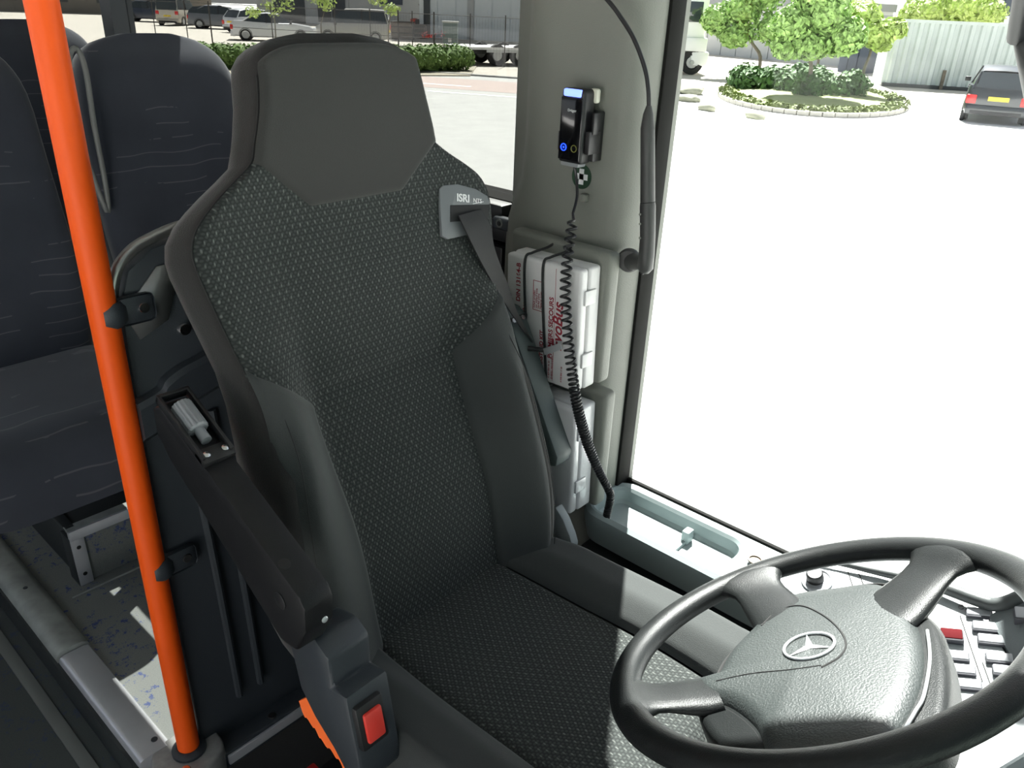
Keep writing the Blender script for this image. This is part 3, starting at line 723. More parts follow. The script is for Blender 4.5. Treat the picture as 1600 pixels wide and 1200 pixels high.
# ============================================================ THINGS ON THE PILLAR
XI = 1.136                                           # inner face of the pillar
XL = 1.121
def cradle(y0, y1, z0, z1, label, depth=.035):
    t = box('first_aid_cradle', (XL-depth, y0, z0), (XL, y1, z1), GREYP, None, .010, 3)
    return tag(t, label, 'holder')
c1 = cradle(.735, .965, .775, 1.020, 'grey moulded holder on the pillar behind the upper first aid box')
c2 = cradle(.715, .86, .515, .762, 'grey moulded holder low on the pillar behind the wrapped first aid box')
DYB = -.021
def fabox(name, y0, y1, z0, z1, x0, x1, m, label, tilt):
    c = V(((x0+x1)/2, (y0+y1)/2, (z0+z1)/2)); t = thing(name, (c.x, c.y, z0), label, 'first aid box')
    fr = M.Translation(c + V((0, DYB, 0))) @ M.Rotation(tilt, 4, 'X') @ M.Translation(-c)
    box('box_body', (x0+.022, y0, z0), (x1, y1, z1), m, t, .006, 3, fr=fr)
    box('box_lid', (x0, y0+.001, z0+.001), (x0+.021, y1-.001, z1-.001), m, t, .006, 3, fr=fr)
    for z in (z0+.045, z1-.065): box('clasp', (x0+.010, y0-.003, z), (x0+.040, y0+.002, z+.026), m, t, .0015, fr=fr)
    return t, fr
b1, f1 = fabox('first_aid_box', .768, .940, .772, .998, 1.030, 1.085, BOXW, 'white first aid box with dark red lettering held by two black cords', rad(-2.0))
b2, f2 = fabox('first_aid_box', .752, .90, .520, .742, 1.022, 1.085, BOXW2, 'white first aid box wrapped in clear film below the lettered box', rad(-2.0))
def bt(body, size, y, z, bold=0, shear=0): # text running up the front face
    o = f1 @ V((1.0298, y, z)); xd = f1.to_3x3() @ V((0, 0, 1)); yd = f1.to_3x3() @ V((0, 1, 0))
    text('lettering', body, size, o, xd, yd, PRINT, b1, shear=shear, bold=bold)
bt('VERBANDKASTEN  DIN 13164-B', .0132, .905, .797, .0003); bt('Inhalt nach gesetzlicher', .0108, .891, .812, .0002)
bt('FIRST AID KIT', .0115, .848, .800, .0003); bt('PREMIERS SECOURS', .0132, .827, .822, .0003)
bt('EvoBus', .030, .806, .842, .0006, .25)
bt('EVOBUS 0472', .005, .838, .783); bt('A 629 860 06 50', .005, .831, .783); bt('D-68301 MANNHEIM', .005, .824, .783); bt('A 008 860 17 50', .0045, .802, .783)
# stamp outline between the cords
bm = bmesh.new()
for lo, hi in (((1.0294, .850, .905), (1.0299, .851, .960)), ((1.0294, .873, .905), (1.0299, .874, .960)), ((1.0294, .850, .905), (1.0299, .874, .906)), ((1.0294, .850, .959), (1.0299, .874, .960)), ((1.0294, .823, .78), (1.0299, .8236, .99))): bbox(bm, lo, hi)
bm.transform(f1); fromb('printed_lines', bm, PRINT, b1)
for k, s_ in enumerate(('Inhalt pruefen', 'vor Ablauf bitte', 'Verfall siehe', 'Material innen')): bt(s_, .0058, .869-.005*k, .909)
# cords over the box
for i, y in enumerate((.890, .848)):
    zt, zb_ = 1.0, .772
    P = [V((1.095, y-.012, 1.016)), V((1.075, y-.008, 1.008)), V((1.045, y, 1.003)), V((1.027, y+.002, .994)), V((1.0255, y, .93)), V((1.0255, y-.006, .86)), V((1.0255, y-.012, .80)), V((1.03, y-.013, .768)), V((1.06, y-.012, .764))]
    o = tube('elastic_cord', spline([f1 @ p for p in P], 6), .0024, ELASTIC, None, 8)
    tag(o, ('black elastic cord over the upper first aid box, the one nearer the seat', 'black elastic cord over the upper first aid box, the one nearer the coiled cable')[i], 'cord', 'cords over the first aid box')
# clip
# breath tester in its holder
br = thing('breath_tester', (1.10, .86, 1.145), 'black handheld breath tester with blue lit top in a pillar holder', 'breathalyser')
yb = [(on(882, 135, 0, 1.095)), on(930, 140, 0, 1.095), on(880, 255, 0, 1.095), on(918, 260, 0, 1.095)]
y0, y1, z0, z1 = .816, .866, 1.156, 1.276
bd = box('handset_body', (1.088, y0, z0), (1.120, y1, z1), BLACKP, br, .007, 3)
box('screen_front', (1.0862, y0+.003, z0+.006), (1.0885, y1-.003, z1-.014), GLOSSB, br, .0008)
box('status_light', (1.0855, y0+.007, z1-.013), (1.100, y1-.006, z1-.001), BLUEL, br, .003)
for y, m in ((y1-.014, BLUEC), (y0+.014, YELC)):
    tube('touch_button', [V((1.0858, y+.0055*cos(a), z0+.026+.0055*sin(a))) for a in [2*pi*i/20 for i in range(20)]], .0008, m, br, 6, True)
text('lettering', 'Dräger', .0062, V((1.0858, y1-.018, z1-.036)), (0, -1, 0), (0, 0, 1), WHITE, br)
disc('button_mark', V((1.086, y1-.014, z0+.026)), (-1, 0, 0), .0018, BLUEC, br, .0004, 8)
box('mouthpiece', (1.112, y0-.006, z1-.022), (1.124, y0+.010, z1+.001), CREAM, br, .004)
box('bottom_cap', (1.090, y0+.006, z0-.005), (1.112, y1-.006, z0+.002), KNOBG, br, .002)
hd = box('holder', (1.112, y0-.008, z0+.004), (1.1375, y1+.004, z0+.085), BLACKP, br, .003)
box('holder_arm', (1.094, y0-.011, z0+.018), (1.125, y0-.001, z0+.055), BLACKP, hd, .002); box('holder_arm', (1.094, y1+.001, z0+.018), (1.125, y1+.006, z0+.05), BLACKP, hd, .002)
box('holder_clip', (1.100, y0-.014, z0+.050), (1.115, y0-.009, z0+.085), BLACKP, hd, .002)
# sticker
stk = disc('first_aid_sticker', V((1.1340, .845, 1.128)), (-1, 0, 0), .0215, GREEN, None, .0006, 32); tag(stk, 'round dark green sticker with white cross below the breath tester', 'sticker')
bm = bmesh.new(); bbox(bm, (1.1328, .840, 1.1145), (1.1336, .850, 1.1415)); bbox(bm, (1.1328, .8315, 1.123), (1.1336, .8585, 1.133)); fromb('white_cross', bm, WHITE, stk)
# coiled cable
path = [V((1.100, .838, 1.155)), V((1.102, .832, 1.13)), V((1.085, .815, 1.105)), V((1.05, .795, 1.085))]
body = [V((1.035, .782, 1.083)), V((1.018, .775, 1.02)), V((1.008, .766, .96)), V((1.005, .751, .885)), V((1.006, .736, .82)), V((1.010, .724, .765)), V((1.020, .705, .70)), V((1.035, .683, .64)), V((1.05, .668, .60)), V((1.062, .668, .575)), V((1.075, .68, .52))]
B = spline(body, 40); cum = [0]
for a, b in zip(B, B[1:]): cum.append(cum[-1]+(b-a).length)
def at(s):
    for i in range(len(cum)-1):
        if s <= cum[i+1]: return B[i].lerp(B[i+1], (s-cum[i])/(cum[i+1]-cum[i])), (B[i+1]-B[i]).normalized()
    return B[-1], (B[-1]-B[-2]).normalized()
pts = spline(path, 6); ph = 0; s = 0; Lc = cum[-1]
while s < Lc:
    pitch = .0135 - .0082*sm(s, .18, .36)
    p, T = at(s); N = (V((1, 0, 0))-T*T.x).normalized(); Bn = T.cross(N); rr = .0078*sm(s, 0, .01)*(1-.3*sm(s, .40, .50))
    pts.append(p+N*cos(ph)*rr+Bn*sin(ph)*rr); ph += 2*pi/11; s += pitch/11
cbl = tube('coiled_cable', pts, .0025, BLACKP, None, 6); tag(cbl, 'black coiled cable hanging from the breath tester down past the first aid boxes', 'cable')
# gooseneck microphone
gn = thing('microphone', (1.10, .70, .99), 'long grey-black microphone stalk standing in a ball mount on the pillar edge', 'microphone')
g = lambda x, y, X=1.10: on(x, y, 0, X)
MICP = mat('microphone_grey_plastic', (.045, .046, .044), .5, bump=.1, bscale=600)
sp_ = [g(1014, 165), g(1013, 178), g(1012, 200), g(1012, 260), g(1012, 315)]
tube('upper_grip', sp_, [.004, .008, .0112, .0115, .0118], MICP, gn, 20)
tube('lower_grip', [g(1012, 316), g(1012, 322), g(1012, 370), g(1010, 400), g(1008, 418), g(1006, 424)], [.0118, .0128, .0125, .0130, .0135, .009], MICP, gn, 20)
tube('neck', spline([g(1014, 168), g(1013, 140), g(1007, 105), g(990, 60), g(965, 20), g(945, -5), g(900, -60), V((1.13, .90, 1.6))], 8), .0034, BLACKP, gn, 10)
tube('ball_mount', [g(1008, 412), g(995, 410, 1.12), g(985, 407, 1.145)], [.009, .013, .018], MICP, gn, 20)
disc('mount_base', g(984, 406, 1.135), (-1, -.3, 0), .021, MICP, gn, .010, 24)
tube('cable_end', [g(1008, 420), g(1003, 427)], .004, BLACKP, gn, 8)
for y in (335, 350, 372): disc('button', g(1000, y, 1.088), (-.9, -.5, .1), .0022, GREYP, gn, .001, 10)
# bracket by the window sill behind the seat
hb = thing('belt_bracket', (1.19, 1.06, .98), 'dark grey bracket with a bolt on the window sill behind the seat shoulder', 'bracket')
q0, q1 = on(777, 347, 0, 1.155), on(826, 352, 0, 1.155)
bm = bmesh.new(); bbox(bm, (1.150, q1.y, q0.z-.014), (1.170, q0.y+.01, q0.z+.012), .006, 3); fromb('bracket_arm', bm, DARKP, hb)
disc('bolt', V((1.150, q0.y-.010, q0.z)), (-1, 0, 0), .005, SEAM, hb, .002, 12)
disc('washer', V((1.1502, q0.y-.010, q0.z)), (-1, 0, 0), .009, GREYD, hb, .0012, 16)

# ============================================================ POLE, PARTITION, RAIL, STEP
PX, PY = .389, 1.083
pole = thing('grab_pole', (PX, PY, PF), 'bright orange vertical grab pole beside the driver partition', 'pole')
tube('pole_tube', [V((PX, PY, PF+.012)), V((PX, PY, 2.1))], .0190, ORANGE, pole, 32)
lathe('pole_foot', [(.030, 0), (.030, .006), (.022, .012), (.019, .012)], M.Translation((PX, PY, PF+.012)), DARKP, pole, 24)
FLP = mat('flange_grey', (.33, .33, .32), .5, .2, var=.25, vscale=40)
ft = prism('foot_plate', smooth_poly([(-.075, -.02), (-.06, -.052), (-.01, -.060), (.04, -.045), (.055, -.01), (.045, .040), (0, .052), (-.05, .040)], 5), M.Translation((PX, PY, 0)), PF-.05, PF+.012, FLP, pole, .006, 3)
for k, (x, y) in enumerate(((-.052, -.022), (-.026, -.036))): disc('foot_screw', V((PX+x, PY+y, PF+.012)), (0, 0, 1), .009, CHROME, pole, .003, 14)
for z, nm in ((.992, 'upper'), (.556, 'lower')):
    cl = thing('pole_clamp', (PX+.02, PY, z-.02), 'dark grey %s clamp bolting the orange pole to the partition' % nm, 'clamp', 'pole clamps')
    tube('clamp_ring', [V((PX+.008, PY, z-.018)), V((PX+.008, PY, z-.010)), V((PX+.008, PY, z+.010)), V((PX+.008, PY, z+.018))], [.017, .023, .023, .017], DARKP, cl, 24)
    bm = bmesh.new(); bbox(bm, (PX+.015, PY-.013, z-.020), (PX+.068, PY-.002, z+.022), .009, 2); fromb('clamp_lug', bm, DARKP, cl)
    disc('clamp_bolt', V((PX+.050, PY-.012, z+.002)), (0, -1, .1), .008, SEAM if nm == 'lower' else CHROME, cl, .004, 14)
# partition behind the driver
part = thing('driver_partition', (.8, 1.09, .02), 'dark moulded partition panel behind the driver seat', 'partition')
def pp(px, py, y=1.085): p = on(px, py, 1, y); return (p.x, p.z)
ol = [(.412, .115), (.412, .93), (.415, 1.0), (.432, 1.045), (.470, 1.070), (.56, 1.085), (.80, 1.075), (1.0, 1.02), (1.12, .95), (1.12, .10)]
frp = M(((1, 0, 0, 0), (0, 0, -1, 1.105), (0, 1, 0, 0), (0, 0, 0, 1)))
prism('panel', ol, frp, 0, .022, DARKP, part, .004)
bm = bmesh.new()
tube('top_rim', spline([V((.406, 1.09, .985)), V((.410, 1.09, 1.022)), V((.428, 1.09, 1.058)), V((.470, 1.09, 1.082)), V((.56, 1.09, 1.095)), V((.80, 1.09, 1.085)), V((1.0, 1.09, 1.03)), V((1.12, 1.09, .96))], 8), .008, mat('dull_steel_tube', (.30, .30, .29), .3, .8), part, 12)
# upper step in the moulding and the ribs
def moulding(z_off, d, name):
    P = spline([V((.405, 0, .855)), V((.44, 0, .865)), V((.455, 0, .880)), V((.50, 0, .895)), V((.62, 0, .91)), V((1.10, 0, .915))], 6)
    vs = []
    for p in P: 
        for y, dz in ((1.084, 0), (1.066, .0), (1.060, -.008), (1.060, -.055), (1.084, -.075)): vs.append(V((p.x, y, p.z+dz+z_off)))
    fs = [(i*5+k, i*5+k+1, i*5+6+k, i*5+5+k) for i in range(len(P)-1) for k in range(4)] + [(0, 1, 2, 3, 4)]
    return mesh(name, vs, fs, DARKP, part, ang=30)
moulding(0, .02, 'ridge')
disc('bolt', V((.497, 1.083, .943)), (0, -1, 0), .010, CHROME, part, .006, 14)
sheet = mesh('steel_bracket', [V((.415, 1.078, .99)), V((.470, 1.078, 1.045)), V((.505, 1.078, 1.045)), V((.475, 1.078, .965)), V((.43, 1.078, .945))], [(0, 1, 2, 3, 4)], mat('dull_bracket', (.25, .26, .26), .4, .7), part)
sheet.modifiers.new('thick', 'SOLIDIFY').thickness = .004
for x in (.475, .52): 
    tube('rib', spline([V((x, 1.08, .80)), V((x+.012, 1.078, .5)), V((x+.02, 1.078, .2))], 6), .007, DARKP, part, 8)
# base rail of the partition
pr = box('base_rail', (.42, 1.045, .075), (1.12, 1.108, .118), DARKP, part, .008)
box('rail_edge_strip', (.44, 1.040, .090), (1.12, 1.047, .112), ALU, part, .002)
disc('rail_screw', V((.545, 1.060, .118)), (0, 0, 1), .008, SEAM, part, .003, 12)
# platform edge rail along the aisle
er1 = thing('platform_edge_rail', (.37, 1.2, PF), 'brushed aluminium edge rail along the raised platform beside the aisle', 'rail')
def prof(xs, y): return [V((.312+dx_, y, PF+dz)) for dx_, dz in xs]
AP = [(0, -.055), (0, .004), (.004, .010), (.012, .013), (.050, .013), (.060, .010), (.064, 0), (.064, -.02)]
loft('aluminium_cap', [prof(AP, 1.12), prof(AP, 1.48)], ALU, er1, ang=50)
AP2 = [(.0, -.055), (-.002, .010), (.006, .020), (.020, .024), (.050, .022), (.062, .014), (.066, 0), (.066, -.02)]
r2 = loft('rubber_cap', [prof(AP2, 1.483), prof(AP2, 1.9), prof(AP2, 3.6)], ALUW, er1, ang=50); r2['label'] = 'worn pale grey rear length'
disc('rail_screw', V((.355, 1.148, PF+.013)), (0, 0, 1), .006, DARKP, er1, .002, 12)
disc('rail_screw', V((.343, 1.74, PF+.023)), (0, 0, 1), .005, DARKP, er1, .002, 12)
sbox('trim_platform_riser', (.305, 1.11, .055), (.313, 6, PF-.002), LOWER)
tag(box('aisle_strip', (.252, 1.10, .060), (.277, 5.5, .064), mat('pale_strip', (.17, .18, .175), .5, .2), None, .001), 'narrow pale metal strip set in the dark aisle floor', 'strip')
# boxed step under the first passenger seats
stp = thing('floor_box', (.75, 1.9, PF), 'raised boxed step with aluminium edging under the front passenger seat', 'step')
box('box_core', (.448, 1.698, PF), (WX-.01, 2.32, .278), LOWER, stp, .003)
box('carpet_front', (.462, 1.6945, PF+.002), (WX-.01, 1.699, .262), CARPET, stp)
box('corner_strip', (.440, 1.688, PF), (.470, 1.696, .262), ALU, stp, .001); box('corner_strip', (.439, 1.690, PF), (.446, 1.74, .262), LOWER, stp, .001)
box('nosing', (.440, 1.684, .258), (WX-.01, 1.697, .284), ALU, stp, .002); box('nosing', (.440, 1.69, .278), (WX-.01, 1.715, .285), ALUW, stp, .001)
box('side_nosing', (.440, 1.70, .275), (.462, 2.32, .285), LOWER, stp, .002)
for z in (PF+.03, .235): disc('screw', V((.455, 1.688, z)), (0, -1, 0), .005, SEAM, stp, .001, 10)
tube('floor_joint', [V((.41, 1.66, PF+.001)), V((WX, 1.66, PF+.001))], .0025, ALUW, stp, 6)

# ============================================================ PASSENGER SEATS
def passenger(name, cx, yb, label, group, loops=True, lg=(-.15, .15), sc=1.0, cz=.60):
    # yb = y of the front of the backrest at cushion level; seat faces -y
    t = thing(name, (cx, yb, PF), label, 'seat', group); rc = rad(11)
    U2 = V((0, sin(rc), cos(rc))); N2 = V((0, -cos(rc), sin(rc)))
    Pz = V((cx, yb, cz-.06))
    tab = [(0, .195), (.1, .208), (.25, .214), (.45, .212), (.58, .207), (.66, .198), (.70, .185), (.73, .165), (.755, .125), (.768, .07)]
    rings = []
    for v in [0, .02, .06, .12, .2, .3, .4, .5, .56, .6, .64, .67, .69, .71, .725, .74, .752, .760, .766, .768]:
        a = crv(tab, v); ring = []
        k = 1-sm(v, .66, .765)**2*.45
        for i in range(32):
            q = 2*pi*i/32; c, s_ = cos(q), sin(q)
            u = math.copysign(abs(c)**.55, c)*a; ww = math.copysign(abs(s_)**.6, s_)*.052*k
            if s_ > 0:                                # front: centre dished, side wings
                ww += .020*(abs(u)/max(a, .01))**2*sm(v, .02, .2)*(1-sm(v, .6, .76)) + .012*math.exp(-((v-.2)/.12)**2) + .020*sm(v, .5, .66)*k
            ring.append(Pz + V((u, 0, 0)) + U2*v + N2*(ww-.045))
        rings.append(ring)
    loft('backrest', rings, VEL, t, ang=80)
    # rear shell
    rs = [[p + V((0, .020, 0)) - (p-(Pz+U2*.38)).dot(V((1, 0, 0)))*V((1, 0, 0))*.03 for p in r[::1]] for r in rings[1:-3]]
    loft('back_shell', [[p+V((0, .024, -.01)) for p in r] for r in rings[1:-5]], DARKP, t, ang=80)
    # cushion
    rings = []
    for p, dz, k in [(-.02, -.005, .96), (.05, .0, 1), (.2, 0, 1.0), (.33, .004, 1), (.40, -.002, .995), (.435, -.018, .985), (.455, -.045, .965)]:
        ring = []
        for i in range(28):
            q = 2*pi*i/28; c, s_ = cos(q), sin(q)
            u = math.copysign(abs(c)**.4, c)*.222*k
            h = math.copysign(abs(s_)**.5, s_)*.058
            if p > .40 : h *= 1-.25*sm(p, .4, .455)
            ring.append(V((cx+u, yb-p, cz-.058+dz+h+ (.006*(abs(u)/.22)**2 if s_ > 0 else 0))))
        rings.append(ring)
    loft('cushion', rings, VEL, t, ang=80)
    box('cushion_frame', (cx-.222, yb-.445, cz-.132), (cx+.222, yb-.425, cz-.112), ALUW, t, .002)
    box('under_pan', (cx-.215, yb-.43, cz-.130), (cx+.215, yb+.02, cz-.114), LOWER, t, .002)
    for s_ in lg:
        box('leg', (cx+s_-.02, yb-.32, PF+.001), (cx+s_+.02, yb-.26, cz-.13), LOWER, t, .004)
    if loops:
        x = cx-.222
        P = spline([V((x+.004, yb+.045, cz+.30)), V((x-.016, yb+.050, cz+.42)), V((x-.022, yb+.055, cz+.55)), V((x-.012, yb+.06, cz+.64)), V((x+.010, yb+.065, cz+.665)), V((x+.022, yb+.065, cz+.62)), V((x+.016, yb+.058, cz+.50)), V((x+.014, yb+.050, cz+.36))], 6, True)
        tube('grab_handle', P, .0065, mat('grab_handle_grey', (.17, .175, .165), .45), t, 10, True)
    return t
passenger('passenger_seat', .995, 1.965, 'blue-grey velour passenger seat nearest the window, in the first row behind the partition', 'passenger seats')
passenger('passenger_seat', .475, 1.955, 'blue-grey velour passenger seat nearest the aisle, cut off by the photo edge', 'passenger seats', True, (.17,))
passenger('passenger_seat', .955, 2.72, 'blue-grey velour passenger seat of the second row, only its top showing', 'passenger seats', True)
tube_ = tag(tube('seat_side_pipe', [V((.735, 1.96, .13)), V((.735, 2.05, .95)), V((.735, 2.09, 1.18))], .012, mat('pipe_grey', (.12, .125, .12), .45), None, 10), 'grey upright pipe between the two front passenger seats', 'pipe')

# ============================================================ OUTSIDE
GRAV = ground_mat('pale_gravel', (.40, .37, .32), (.58, .54, .48), 6)
PAVE = ground_mat('pale_paving', (.66, .66, .64), (.82, .82, .80), 1.2, .1)
ASPH = ground_mat('pale_asphalt', (.37, .37, .36), (.50, .50, .48), 2)
REDL = ground_mat('red_cycle_lane', (.42, .34, .31), (.48, .40, .37), 3)
LOCUT = V((.656, -.755, 0)); DEP = V((.755, .656, 0))   # image-right and depth directions on the ground
def gp(px, py, z=GZ): p = on(px, py, 2, z); return p
def ground(name, pts, z, m, th=.02):
    bm = bmesh.new(); vb = [bm.verts.new((p[0], p[1], z)) for p in pts]; f = bm.faces.new(vb)
    r = bmesh.ops.extrude_face_region(bm, geom=[f]); bmesh.ops.translate(bm, vec=(0, 0, -th), verts=[g for g in r['geom'] if isinstance(g, bmesh.types.BMVert)])
    return st(fromb(name, bm, m, None, smooth=False))
ground('ground', [(-60, -80), (140, -80), (140, 160), (-60, 160)], GZ-.02, PAVE)
rd = (gp(830, 130)-gp(560, 112)); rd.z = 0; rd.normalize(); rp = V((rd.y, -rd.x, 0));
if rp.dot(DEP) < 0: rp = -rp
rc = gp(740, 118)                                    # kerb line of the far side of the road
def strip(name, d0, d1, l0, l1, z, m, th=.02): 
    P = [rc+rp*d0+rd*l0, rc+rp*d0+rd*l1, rc+rp*d1+rd*l1, rc+rp*d1+rd*l0]; return ground(name, P, z, m, th)
strip('road', -40, 0, -120, 9, GZ-.008, ASPH)
strip('path_cycle_lane', -5.2, -1.6, -120, 5, GZ-.004, REDL, .01)
strip('ground_car_park', .15, 60, -120, 60, GZ-.004, GRAV)
strip('kerb', -.12, .15, -120, 2.5, GZ+.05, ground_mat('kerb_stone', (.35, .34, .32), (.45, .44, .42), 5), .1)
for k, (d, l0, l1) in enumerate(((-4.2, -1.5, 1.2), (-6.4, .5, 3.4), (-8.3, -7, -2.0))):
    o = strip('road_marking', d, d+.22, l0, l1, GZ-.001, mat('road_paint', (.8, .8, .78), .8), .006)
# drain line across the pale yard
a, b = gp(1205, 199), gp(1650, 268)
o = ground('trim_yard_joint', [a, b, b+V((.06, .0, 0)), a+V((.06, 0, 0))], GZ-.012, ground_mat('joint_grey', (.25, .24, .22), (.4, .38, .35), 5), .01)

LEAFM = mat('leaf_green', (.30, .46, .14), .7, var=.5, vscale=9); LEAFY = mat('leaf_yellow_green', (.46, .58, .18), .7, var=.4, vscale=6)
LEAFD = mat('leaf_dark_green', (.08, .16, .05), .75, var=.5, vscale=9); HEDM = mat('hedge_green', (.13, .22, .05), .8, var=.5, vscale=12)
BARK = mat('bark', (.16, .14, .11), .9, var=.3, vscale=8)
for lm in (LEAFM, LEAFY): lm.node_tree.nodes['Principled BSDF'].inputs['Subsurface Weight'].default_value = 0
def leaves(name, cents, n, size, m, parent=None, seed=1, shell=.55):
    rn = random.Random(seed); vs = []; fs = []
    for k in range(n):
        c, r = rn.choice(cents); c = V(c); r = V(r)
        while True:
            d = V((rn.uniform(-1, 1), rn.uniform(-1, 1), rn.uniform(-1, 1)))
            if shell**2 < d.length_squared < 1: break
        p = c+V((d.x*r.x, d.y*r.y, d.z*r.z)); nrm = (d.normalized()+V((rn.uniform(-1, 1), rn.uniform(-1, 1), rn.uniform(-.4, 1)))*.8).normalized()
        a = nrm.orthogonal().normalized(); b = nrm.cross(a); q = rn.uniform(0, 6.28); a, b = a*cos(q)+b*sin(q), b*cos(q)-a*sin(q)
        s_ = size*rn.uniform(.6, 1.3); i = len(vs)
        vs += [p-a*s_, p-b*s_*.55+nrm*s_*.15, p+a*s_, p+b*s_*.55+nrm*s_*.15]; fs.append((i, i+1, i+2, i+3))
    me = bpy.data.meshes.new(name); off = origin(parent); me.from_pydata([tuple(v-off) for v in vs], [], fs); me.materials.append(m)
    o = bpy.data.objects.new(name, me); COL.objects.link(o); o.parent = parent; o['kind'] = 'stuff'; return o
def core(name, cents, m, parent, k=.72, seed=3):
    bm = bmesh.new()
    for c, r in cents:
        q = bmesh.ops.create_icosphere(bm, subdivisions=2, radius=1, matrix=M.Translation(c) @ M.Diagonal((r[0]*k, r[1]*k, r[2]*k, 1)))
        for v in q['verts']: v.co += V(noise.noise_vector(v.co*2.5+V((seed, 0, 0))))*.18*min(r)
    o = fromb(name, bm, m, parent); o['kind'] = 'stuff'; return o
def tree(px, py, crown, label, m, trunk_r=.09, nleaf=2600, size=.13, group=None, top=None, seed=1, base=None):
    b = base or gp(px, py); t = thing('tree', b, label, 'tree', group)
    cents = []; D = (b-CAM).dot(fw)
    for x, y, rx, rz in crown:                       # lumps: photo centre and half-sizes in metres, set at the tree's own distance
        d = ray(x, y); p = CAM+d*(hypot(b.x, b.y)/hypot(d.x, d.y)); cents.append((p, (rx, rx, rz)))
    tp = V((b.x, b.y, cents[0][0].z)) 
    zc = sum(c[0].z for c in cents)/len(cents); tx = sum((c[0] for c in cents), V())/len(cents)
    tube('trunk', spline([b-V((0, 0, .1)), b+V((.05, .02, .9)), b.lerp(tx, .6)+V((0, 0, .1)), tx], 4), [trunk_r*(1-.5*i/12) for i in range(13)], BARK, t, 8)
    core('crown_mass', cents, m, t, .70, seed); leaves('crown', cents, nleaf, size, m, t, seed)
    return t
tree(1182, 125, [(1160, 15, .9, .75), (1120, 30, .65, .6), (1205, 45, .8, .65), (1150, 55, .8, .5), (1195, -10, .9, .8)], 'round-headed green tree at the left end of the planted island', LEAFM, seed=2)
tree(1258, 160, [(1290, 20, .8, .75), (1240, 40, .75, .6), (1320, 55, .7, .6), (1265, 70, .7, .45), (1275, -10, .8, .6), (1230, 75, .5, .35)], 'tallest leafy tree at the front of the planted island', LEAFM, seed=3, nleaf=3400)
tree(1272, 130, [(1300, 65, .9, .6), (1250, 30, .8, .7), (1330, 20, .9, .8)], 'thin tree at the back of the planted island behind the tallest one', LEAFM, seed=4, trunk_r=.07)
tree(1340, 155, [(1365, 50, .75, .5), (1395, 45, .45, .35), (1345, 25, .7, .5), (1375, 70, .35, .2)], 'smallest leaning tree at the right end of the planted island', LEAFY, seed=5, nleaf=1800, trunk_r=.07)
tree(1475, 100, [(1455, 15, 1.5, 1.0), (1500, 10, 1.7, 1.1), (1540, 20, 1.2, .8), (1480, 35, 1.2, .5), (1430, 25, 1.0, .7)], 'yellow-green tree behind the corrugated wall', LEAFY, trunk_r=.16, nleaf=3600, size=.17, seed=6, base=gp(1500, 108))
# planted island with kerb stones
ic = V((28.3, 11.6, GZ)); ax = V((.92, .39, 0)).normalized(); ay = V((-ax.y, ax.x, 0)); IA, IB = 5.3, 2.95
isl = thing('planted_island', ic, 'kerbed oval planting bed with rough grass and low shrubs under the trees', 'planting bed')
def ell(k, z, n=40): return [ic+ax*IA*k*cos(2*pi*i/n)+ay*IB*k*sin(2*pi*i/n)+V((0, 0, z)) for i in range(n)]
loft('soil', [ell(1, -.02), ell(1, .06), ell(.9, .12), ell(.4, .25), ell(.02, .28)], ground_mat('grassy_soil', (.20, .25, .09), (.34, .36, .18), 3, .8), isl)
kb = M.Identity(4)
KST = ground_mat('kerb_grey', (.30, .29, .26), (.42, .40, .36), 8)
n = 56; kmesh = None
for i in range(n):
    a0, a1 = 2*pi*i/n, 2*pi*(i+1)/n; p0 = ic+ax*IA*1.02*cos(a0)+ay*IB*1.02*sin(a0); p1 = ic+ax*IA*1.02*cos(a1)+ay*IB*1.02*sin(a1)
    L_ = (p1-p0).length; fr = frame((p0+p1)/2, p1-p0, V((0, 0, 1)).cross(p1-p0))
    box('kerb_stone', (-L_/2+.01, -.08, -.02), (L_/2-.01, .08, .11), KST, isl, fr=fr)
gc = []
rn = random.Random(5)
for i in range(26):
    q = rn.uniform(0, 6.28); k = sqrt(rn.uniform(0, .45)); gc.append((ic+ax*(IA*k*cos(q)+1.2)+ay*(IB*k*sin(q)+.5)+V((0, 0, .45)), (.55, .55, .45)))
leaves('low_shrubs', gc, 6500, .12, LEAFD, isl, 8, .1)
leaves('rough_grass', [(ic+ax*IA*.93*cos(q)+ay*IB*.93*sin(q)+V((0, 0, .12)), (.4, .4, .12)) for q in [2*pi*i/40 for i in range(40)]], 3000, .09, mat('rough_grass_green', (.16, .20, .07), .8, var=.4, vscale=5), isl, 9, .1)
# weedy stones on the yard
STONE = ground_mat('mossy_stone', (.25, .26, .17), (.45, .44, .36), 6)
for i, (x, y, r, lab) in enumerate(((1077, 146, .42, 'mossy rock on the pale yard beside the pillar edge'), (1075, 158, .28, 'flat weedy stone just below the larger mossy rock'), (1105, 172, .24, 'small grey-green stone between two other stones'), (1180, 184, .26, 'small triangular stone near the planted island'))):
    p = gp(x, y); bm = bmesh.new(); q = bmesh.ops.create_icosphere(bm, subdivisions=2, radius=1, matrix=M.Translation(p+V((0, 0, r*.2))) @ M.Diagonal((r, r*1.3, r*.6, 1)))
    for v in q['verts']: v.co += V(noise.noise_vector(v.co*3))*r*.35
    tag(fromb('stone', bm, STONE), lab, 'stone')
